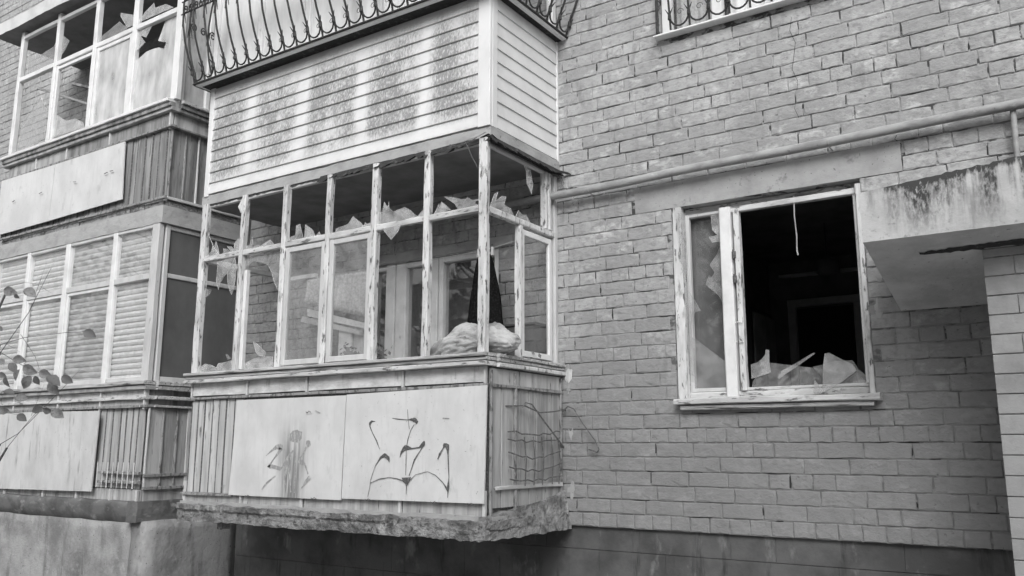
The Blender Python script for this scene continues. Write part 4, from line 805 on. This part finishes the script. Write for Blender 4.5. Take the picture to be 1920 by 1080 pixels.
# iron grille
gr = thing('iron_grille', 'curving black wrought iron grille bulging in front of the curtained upper balcony', 'grille', (-1.65, -1.15, 3.87), 'wrought iron grilles on the upper floor')
PROF = [(0, 3.885), (-.015, 3.95), (-.045, 4.03), (-.09, 4.13), (-.14, 4.27), (-.175, 4.45), (-.18, 4.65), (-.15, 4.85), (-.08, 5.05), (0, 5.2)]
def bar_f(x, y0=-1.16, dx=0.): return [(x, y0+a, z) for a, z in PROF]
def add_grille(root, xs_, y0, z0=0., sgn=1, axis='x', pat=True, sc=1.):
    def P(u, off, z): return (u, y0+off*sc, z+z0) if axis == 'x' else (y0-off*sc, u, z+z0)
    def off(z):
        for (a, za), (b, zb) in zip(PROF, PROF[1:]):
            if za <= z <= zb: return a+(b-a)*(z-za)/(zb-za)
        return 0
    for x in xs_:
        b = part('bar', MB().tube([P(x, a, z) for a, z in PROF], .0092, 6), M['iron'], root)
        # spear-leaf collar
        part('leaf_collar', MB().tube([P(x, off(4.0), 3.965), P(x, off(4.0)-.004, 4.015)], .017, 6, .013).tube([P(x-.0, off(4.0)-.008, 4.0), P(x-.032, off(4.05)-.012, 4.055)], .009, 4, .002).tube([P(x, off(4.0)-.008, 4.0), P(x+.032, off(4.05)-.012, 4.055)], .009, 4, .002), M['iron'], b)
        part('spike', MB().tube([P(x, off(4.46), 4.60), P(x-.025, off(4.4), 4.42)], .006, 4, .003).tube([P(x, off(4.46), 4.60), P(x+.03, off(4.4), 4.44)], .006, 4, .003), M['iron'], b)
    for a, b in zip(xs_, xs_[1:]):
        c = (a+b)/2; h = (b-a)/2
        part('arc', MB().tube([P(c+h*math.cos(t)*.97, off(4.0-.07*math.sin(t))-.004, 3.985-.085*math.sin(t)) for t in [math.pi*k/8 for k in range(9)]], .0078, 5), M['iron'], root)
        for s_ in (-1, 1):
            pts = [P(c+s_*(h*.5+(.036-.0019*k)*math.cos(k*.62)), off(4.55)-.006, 4.565+(.048-.0026*k)*math.sin(k*.62)) for k in range(16)]
            part('scroll', MB().tube(pts, .0075, 4), M['iron'], root)
            if axis == 'x' and y0 < -1: part('scroll', MB().tube([(p[0], p[1], 2*4.565+.14-p[2]) for p in pts], .0075, 4), M['iron'], root)
        part('curl', MB().tube([P(c+.03*(1-k/14)*math.cos(k*.7), off(4.0)+.05, 4.02+.03*(1-k/14)*math.sin(k*.7)) for k in range(11)], .003, 4), M['rust'], root)
xg = [-3.37+.158*i for i in range(22)]
add_grille(gr, xg, -1.16)
part('base_bar', MB().cbox(-3.385, .105, -1.172, -1.150, 3.875, 3.890, .003), M['iron'], gr)
part('top_bar', MB().cbox(-3.385, .105, -1.172, -1.150, 5.19, 5.21, .003), M['iron'], gr)
for z, o_ in ((4.53, -.18), (4.66, -.18)): part('cross_bar', MB().cbox(-3.40, .12, -1.16+o_-.006, -1.16+o_+.006, z, z+.012, .003), M['iron'], gr)
add_grille(gr, [-1.13+.158*i for i in range(8)], .105, 0, 1, 'y')
add_grille(gr, [-1.13+.22*i for i in range(5)], -3.385, 0, 1, 'y', sc=-1)
part('base_bar', MB().cbox(.097, .117, -1.15, -.003, 3.875, 3.890, .003), M['iron'], gr)
part('base_bar', MB().cbox(-3.395, -3.375, -1.15, -.003, 3.875, 3.890, .003), M['iron'], gr)

# ------------------------------------------------------------------ grilled window high on the wall
uw = thing('grilled_window', 'upper wall window with white frame, bright metal sill and looping iron bars', 'window', (1.64, 0, 3.62))
part('sill_flashing', MB().cbox(.93, 2.36, -.085, .05, 3.623, 3.637, .003), M['flash'], uw)
for a, b in ((.945, 1.02), (1.36, 1.44), (1.84, 1.92), (2.26, 2.335)): part('frame_post', MB().cbox(a, b, .06, .14, 3.64, 4.99, .006), M['whitec'], uw)
for a, b in ((1.02, 1.36), (1.44, 1.84), (1.92, 2.26)):
    part('frame_rail', MB().cbox(a, b, .07, .13, 3.64, 3.69, .005), M['whitec'], uw)
    part('pane', MB().box(a, b, .098, .101, 3.691, 4.99), M['glass'], uw)
thick(part('lace_curtain', drape(1.44, 2.3, .24, 3.66, 4.9, 8, .02), M['curtain'], uw, True), .003)
thick(part('lace_curtain', drape(1.0, 1.40, .24, 3.66, 4.9, 5, .02), M['net'], uw, True), .003)
g2 = thing('iron_grille', 'black iron grille of upright bars joined by round loops on the single upper window', 'grille', (1.64, -.07, 3.64), 'wrought iron grilles on the upper floor')
add_grille(g2, [1.075+.158*i for i in range(9)], -.075, -.235, sc=.35)
part('side_bar', MB().cbox(.955, .972, -.09, -.06, 3.645, 4.95, .003), M['iron'], g2)

# ------------------------------------------------------------------ left-hand balconies
lu = thing('weathered_balcony', 'upper left balcony with cracked white-framed glazing over dark bare planks and a pale double sheet', 'balcony', (-5.55, -.5, 2.62))
XA, XB = -7.18, -3.93
# roof slab above
rs = rough_slab(-7.60, -3.6, -1.14, -.002, 5.56, 5.72, .09, .010, 4., 40.)
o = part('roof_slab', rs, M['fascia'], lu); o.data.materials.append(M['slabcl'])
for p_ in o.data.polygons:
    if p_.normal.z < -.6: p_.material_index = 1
pxs = [(-7.13, .07), (-6.29, .065), (-5.46, .075), (-4.69, .08), (-3.90, .10)]
for x, w in pxs: part('post', MB().cbox(x-w/2, x+w/2, -1.03, -.97, 3.905, 5.55, .006, .006), M['whitec'], lu)
for (a, wa), (b, wb_) in zip(pxs, pxs[1:]):
    part('mid_rail', MB().cbox(a+wa/2+.001, b-wb_/2-.001, -1.028, -.975, 4.875, 4.935, .006, .005), M['whitec'], lu)
    part('head_rail', MB().cbox(a+wa/2+.001, b-wb_/2-.001, -1.025, -.975, 5.455, 5.50, .005, .004), M['whitec'], lu)
# sashes of the third field and the field swung open
s_ = part('sash', MB().cbox(-5.415, -5.37, -1.02, -.985, 3.93, 4.87, .004), M['whitec'], lu); part('sash_stile', MB().cbox(-4.78, -4.735, -1.02, -.985, 3.93, 4.87, .004), M['whitec'], s_)
part('sash_rail', MB().cbox(-5.369, -4.781, -1.018, -.985, 4.825, 4.87, .004), M['whitec'], s_)
part('pane', MB().box(-5.369, -4.781, -1.003, -1.0, 3.93, 4.824), M['milky'], s_)
s_ = part('sash', MB().cbox(-6.25, -6.21, -1.02, -.98, 3.93, 4.87, .004), M['whitec'], lu, label='sash with most of its pane gone')
part('sash_rail', MB().cbox(-6.209, -5.51, -1.018, -.985, 4.82, 4.86, .004), M['whitec'], s_)
for i, p in enumerate(SHARDS_LEFT):
    shard_part(MB().prism(p, -1.0, .003, random.uniform(-.03, .03)), M['milky'] if i in (8,) else M['shard'] if i in (3, 4, 6, 7) else M['shardlow'], lu)
# side glazing of this balcony
for yy in (-.93, -.62, -.05): part('post', MB().cbox(-3.96, -3.90, yy-.025, yy+.025, 3.905, 5.55, .005, .004), M['whitec'], lu)
part('mid_rail', MB().cbox(-3.95, -3.91, -.59, -.08, 4.20, 4.25, .005), M['whitec'], lu)
part('pane', MB().box(-3.932, -3.929, -.90, -.65, 3.95, 5.55), M['milky'], lu)
part('pane', MB().box(-3.932, -3.929, -.59, -.08, 4.26, 5.55), M['shard'], lu)
# things behind: inner cross braces
part('inner_brace', MB().tube([(-6.9, -.9, 4.80), (-6.0, -.15, 4.45)], .018, 4), M['sash'], lu)
part('inner_brace', MB().tube([(-6.1, -.9, 4.66), (-5.2, -.1, 4.42)], .022, 4), M['plankd'], lu)
# cornice boards, band, planks
for z0, z1, yy, m_ in ((3.872, 3.904, -1.09, 'whitec'), (3.825, 3.868, -1.065, 'plankd'), (3.785, 3.822, -1.045, 'planks'), (3.61, 3.632, -1.04, 'batten')):
    part('cornice_board', MB().cbox(XA-.04, XB+.04-(-yy-1.09)*.4, yy, -.95, z0, z1, .004, .006), M[m_], lu)
    part('cornice_board', MB().cbox(XB, XB-1.0-yy+.0+.02, -.949, -.003, z0, z1, .004, .006) if False else MB().cbox(XB-.02, XB+(-yy-1.0)+.01, -.949, -.003, z0, z1, .004, .006), M['plankd' if m_ != 'whitec' else 'sill'], lu)
def cladding(root, x0, x1, z0, z1, mats, seed, batt=True, yf=-1.0):
    r_ = random.Random(seed); x = x0
    while x < x1-.03:
        w = min(r_.uniform(.09, .135), x1-x)
        part('plank', MB().cbox(x+.003, x+w-.003, yf+r_.uniform(-.006, .006), yf+.014, z0, z1, .005, .004), M[r_.choice(mats)], root)
        if batt: part('batten', MB().cbox(x-.007, x+.007, yf-.006, yf+.01, z0, z1, .003, .004), M['rust'], root)
        x += w
def side_cladding(root, xf, z0, z1, mats, seed, y0=-.985):
    r_ = random.Random(seed); y = y0
    while y < -.03:
        w = r_.uniform(.15, .20); y1 = min(y+w, -.005)
        part('plank', MB().cbox(xf-.014, xf+r_.uniform(-.004, .004), y+.004, y1-.004, z0, z1, .004, .003), M[r_.choice(mats)], root)
        part('batten', MB().cbox(xf-.004, xf+.016, y-.008, y+.008, z0, z1, .003, .004), M['sash' if r_.random() < .4 else 'batten'], root)
        y += w
e_ = [-7.16, -6.5, -5.85, -5.0, -3.94]
for a, b in zip(e_, e_[1:]):
    part('band_panel', MB().cbox(a+.012, b-.012, -1.0, -.975, 3.636, 3.782, .003, .004), M['plankd' if b > -5.5 else 'planks'], lu)
    part('batten', MB().cbox(b-.011, b+.011, -1.02, -.98, 3.60, 3.784, .003, .003), M['sash'], lu)
part('backing', MB().box(XA, XB-.02, -.974, -.94, 2.80, 3.87).box(XB-.05, XB-.018, -.94, -.003, 2.80, 3.87), M['plankd'], lu)
cladding(lu, -7.16, -3.94, 2.90, 3.608, ['plankd'], 3)
side_cladding(lu, XB, 2.88, 3.608, ['planks', 'plankd'], 4)
part('band_panel', MB().cbox(XB-.014, XB+.004, -.97, -.50, 3.636, 3.782, .003), M['planks'], lu)
part('band_panel', MB().cbox(XB-.014, XB+.004, -.47, -.02, 3.636, 3.782, .003), M['planks'], lu)
part('angle_rail', MB().cbox(XA, XB+.03, -1.035, -1.008, 2.868, 2.895, .003, .006), M['batten'], lu)
part('angle_rail', MB().cbox(XB+.005, XB+.03, -1.0, -.01, 2.868, 2.895, .003, .006), M['sash'], lu)
part('front_sheet', MB().prism([(-7.20, 3.615), (-7.20, 2.930), (-6.02, 2.942), (-6.00, 3.60)], -1.05, .012), M['board'], lu)
part('front_sheet', MB().prism([(-5.995, 3.60), (-6.015, 2.942), (-4.612, 2.965), (-4.65, 3.60)], -1.05, .012), M['board'], lu)
r_ = random.Random(2); x = -7.15
while x < -3.97:
    w = min(r_.uniform(.20, .27), -3.96-x)
    part('brick', MB().cbox(x+.006, x+w-.006, -1.0+r_.uniform(-.008, .004), -.93, 2.803, 2.862, .006, .004), M['slab'], lu); x += w
part('brick', MB().cbox(XB-.06, XB-.005, -.97, -.5, 2.803, 2.862, .006, .004), M['slab'], lu)
part('brick', MB().cbox(XB-.06, XB-.005, -.49, -.01, 2.803, 2.862, .006, .004), M['slab'], lu)
for x in (-6.9, -6.3, -5.6, -5.0, -4.9): part('sheet_wire', MB().tube([(x, -1.07, r_.uniform(3.1, 3.5)), (x+.05, -1.068, 3.3+r_.uniform(-.01, .01)), (x+.11, -1.07, 3.3)][1:], .004, 4), M['rust'], lu)
part('floor_slab', rough_slab(XA-.02, XB+.01, -1.03, -.002, 2.625, 2.80, .08, .006, 5., 60.), M['slabed'], lu)

ll = thing('shuttered_balcony', 'lower left balcony with whole panes over closed ribbed shutters, plank apron and pale sheets', 'balcony', (-5.55, -.5, -.25))
pxs = [(-7.13, .06), (-6.40, .06), (-5.59, .08), (-4.70, .07), (-4.01, .11)]
for x, w in pxs: part('post', MB().cbox(x-w/2, x+w/2, -1.03, -.97, 1.07, 2.62, .006, .005), M['sash'] if x > -4.1 else M['whitec'], ll)
for i, ((a, wa), (b, wb_)) in enumerate(zip(pxs, pxs[1:])):
    x0, x1 = a+wa/2+.001, b-wb_/2-.001
    part('mid_rail', MB().cbox(x0, x1, -1.026, -.975, 2.07, 2.13, .005, .004), M['sash'], ll)
    part('head_rail', MB().cbox(x0, x1, -1.024, -.975, 2.59, 2.622, .005, .003), M['sash'], ll)
    part('bottom_rail', MB().cbox(x0, x1, -1.022, -.975, 1.07, 1.115, .005, .004), M['sash'], ll)
    part('pane', MB().box(x0, x1, -1.0, -.997, 2.131, 2.589), M['mirror' if i > 1 else 'speck'], ll)
    if i < 3:
        part('sash_stile', MB().cbox(x0, x0+.03, -1.015, -.98, 1.116, 2.069, .004), M['whitec'], ll)
        part('sash_stile', MB().cbox(x1-.03, x1, -1.015, -.98, 1.116, 2.069, .004), M['whitec'], ll)
        part('sash_rail', MB().cbox(x0+.031, x1-.031, -1.014, -.98, 2.035, 2.069, .004), M['whitec'], ll)
        part('pane', MB().box(x0+.031, x1-.031, -1.002, -.999, 1.116, 2.034), M['mirror' if i == 2 else 'speck'], ll)
    else: part('pane', MB().box(x0, x1, -1.002, -.999, 1.116, 2.069), M['speck'], ll)
    # rounded shutter slats
    z = 1.09
    while z < 2.55:
        h = .058; mb = MB()
        pr = [(-.945, z), (-.965, z+.010), (-.973, z+.03), (-.965, z+.050), (-.945, z+.057)]
        mb.v = [(x0-.02, p, q) for p, q in pr]+[(x1+.02, p, q) for p, q in pr]; mb.f = [(k, k+1, k+6, k+5) for k in range(4)]+[(0, 5, 9, 4)]+[(4, 3, 2, 1, 0), (5, 6, 7, 8, 9)]
        part('shutter_slat', mb, M['shutter'], ll); z += h
part('head_box', MB().cbox(-7.1, -4.07, -.93, -.86, 2.40, 2.60, .01), M['shutter'], ll)
for yy, w in ((-.93, .05), (-.03, .05)): part('post', MB().cbox(-4.0, -3.945, yy-w/2, yy+w/2, 1.07, 2.62, .005), M['sash'], ll)
for z in (1.07, 2.09, 2.575): part('side_rail', MB().cbox(-3.995, -3.95, -.90, -.06, z, z+.045, .005), M['sash'], ll)
part('side_board', MB().box(-3.985, -3.965, -.90, -.06, 1.116, 2.089), M['sidepanel'], ll)
part('side_board', MB().box(-3.985, -3.965, -.90, -.06, 2.136, 2.574), M['sidepanel'], ll)
for z0, z1, yy, m_ in ((1.03, 1.066, -1.08, 'sill'), (.985, 1.025, -1.055, 'planks'), (.895, .925, -1.045, 'whiteh'), (.815, .84, -1.04, 'batten')):
    part('sill_board', MB().cbox(XA-.02, -3.93, yy, -.95, z0, z1, .004, .006), M[m_], ll)
    part('sill_board', MB().cbox(-3.97, -3.93+(-yy-1.0)*.6, -.949, -.003, z0, z1, .004, .006), M['sill' if m_ != 'whiteh' else 'whiteh'], ll)
part('backing', MB().box(XA, -3.975, -.974, -.94, -.05, 1.03).box(-4.0, -3.972, -.94, -.003, -.05, 1.03), M['plankd'], ll)
for a, b in ((-7.15, -6.4), (-6.4, -5.5), (-5.5, -4.72), (-4.72, -3.985)):
    part('band_panel', MB().cbox(a+.01, b-.01, -1.0, -.976, .842, .893, .003, .004), M['plank'], ll)
    part('band_panel', MB().cbox(a+.01, b-.01, -1.0, -.976, .927, .983, .003, .004), M['plankw'], ll)
    part('batten', MB().cbox(b-.01, b+.01, -1.03, -.98, .80, .99, .003, .003), M['sash'], ll)
cladding(ll, -7.15, -3.985, .06, .812, ['planks', 'plank'], 7)
side_cladding(ll, -3.955, .06, .812, ['planks'], 8)
part('angle_rail', MB().cbox(-4.62, -3.94, -1.05, -1.018, .19, .215, .003, .008), M['batten'], ll)
part('angle_rail', MB().cbox(-4.62, -3.94, -1.05, -1.018, .105, .13, .003, .008), M['batten'], ll)
part('angle_rail', MB().cbox(-3.95, -3.925, -1.0, -.01, .165, .195, .003, .008), M['batten'], ll)
part('angle_rail', MB().cbox(-3.95, -3.925, -1.0, -.01, .05, .075, .003, .008), M['batten'], ll)
part('skirt_panel', MB().cbox(-7.15, -3.99, -.995, -.975, -.06, .05, .003, .004), M['planks'], ll)
part('skirt_panel', MB().cbox(-3.99, -3.965, -.97, -.01, -.06, .05, .003, .004), M['planks'], ll)
for x in (-6.4, -5.62, -5.0, -4.42, -3.99): part('batten', MB().cbox(x-.012, x+.012, -1.03, -1.0, -.06, .05, .003, .006), M['sash'], ll)
part('batten', MB().cbox(-3.95, -3.93, -.56, -.53, -.06, .82, .003, .006), M['sash'], ll)
part('front_sheet', MB().prism([(-7.18, .80), (-7.18, -.004), (-6.075, .002), (-6.06, .812)], -1.058, .012), M['board2'], ll)
part('front_sheet', MB().prism([(-6.050, .812), (-6.068, .004), (-4.675, .018), (-4.628, .795)], -1.064, .012, -.02), M['board2'], ll)
for i in range(8): part('bar_tip', MB().cbox(-4.62+.085*i, -4.608+.085*i, -1.056, -1.052, .06, .30, .002, .004), M['sash'], ll)

# the base under it: dark coved cement lip over plastered wall
bs = thing('balcony_base', 'plastered solid base wall under the lower left balcony with faint curved scrawls', 'wall', (-5.6, -.5, -1.25))
mb = MB(); prof = [(-.985, -.055), (-1.035, -.06), (-1.05, -.085), (-1.045, -.12), (-1.03, -.18), (-1.006, -.25), (-.96, -.27)]
nn = 60
for i in range(nn+1):
    t = i/nn; x = -7.3+3.22*t
    for y, z in prof: mb.v.append((x, y+.008*noise.noise(Vector((x*4, z*9, 0))), z+.012*noise.noise(Vector((x*2.3, 2, 0)))))
m_ = len(prof)
for i in range(nn):
    for k in range(m_): a, b = i*m_+k, i*m_+(k+1) % m_; mb.f.append((a, b, b+m_, a+m_))
mb.f += [tuple(range(m_)), tuple(nn*m_+k for k in range(m_-1, -1, -1))]
part('cement_lip', mb, M['basedark'], bs, True)
part('cement_lip', rough_slab(-4.08, -3.93, -1.05, -.002, -.24, -.055, .05, .015, 5., 7.), M['basedark'], bs)
part('plaster_wall', rough_slab(-7.3, -4.09, -1.0, .02, -1.25, -.24, .10, .008, 3., 11.), M['base'], bs, True)
part('side_plaster', rough_slab(-4.10, -3.84, -.99, .03, -1.25, -.235, .10, .010, 3., 13.), M['base'], bs, True)
for cx, w, h, zt in ((-4.88, .10, .46, -.33), (-4.55, .13, .44, -.30)):
    pts = [(cx-w*1.4+w*k/8*2.6, zt-h*((k/8*2.2-1.1)**2)*(1.0 if k < 5 else .85), .006) for k in range(9)]
    mb = stroke(pts, -1.009); part('scrawl', mb, M['inkfade'], bs)

# ------------------------------------------------------------------ the bush that reaches in from the left
bush = thing('shrub', 'thin twigs with rounded leaves reaching in from the left before the lower balcony', 'shrub', (.2, -4.9, -1.22))
for p, w in TWIGS:
    part('twig', MB().tube(p, w, 5, w*.55), M['twig'], bush, True)
for i, tail in enumerate((0, 1, 4, 5, 6, 7, 10)):
    p = Vector(TWIGS[tail][0][0]); q = Vector((.2+.02*i, -4.9+.02*i, -1.22))
    part('branch', MB().tube([q, q.lerp(p, .5)+Vector((-.12, -.05, .1)), p], .010, 6, .0035), M['twig'], bush, True)
def leaf_mb(l):
    mb = MB(); w = l*.30; pr = [(0, .02), (.12, .55), (.35, 1.0), (.6, .92), (.82, .5), (1, .02)]
    for t, s_ in pr: mb.v += [(t*l-l/2, -w*s_, .10*l*s_*1.0), (t*l-l/2, 0, 0), (t*l-l/2, w*s_, .10*l*s_)]
    for i in range(len(pr)-1):
        a = i*3; mb.f += [(a, a+1, a+4, a+3), (a+1, a+2, a+5, a+4)]
    return mb
LM = mesh('leaf', leaf_mb(1.), M['leaf'], True)
for i, (c, l, ang) in enumerate(LEAVES):
    o = bpy.data.objects.new('leaf', LM); COL.objects.link(o); o.parent = bush
    a = -R(ang); dirv = (r2*math.cos(a)+u2*math.sin(a)).normalized()
    nrm = (-fw+Vector((random.uniform(-.7, .7), random.uniform(-.7, .7), random.uniform(-.3, .8)))).normalized()
    side = nrm.cross(dirv).normalized(); nrm = dirv.cross(side).normalized()
    o.matrix_parent_inverse = Matrix.Identity(4)
    o.matrix_basis = Matrix.Translation(Vector(c)-bush.location) @ Matrix((dirv, side, nrm)).transposed().to_4x4() @ Matrix.Diagonal((l*.86, l*.98, l*1.6, 1))
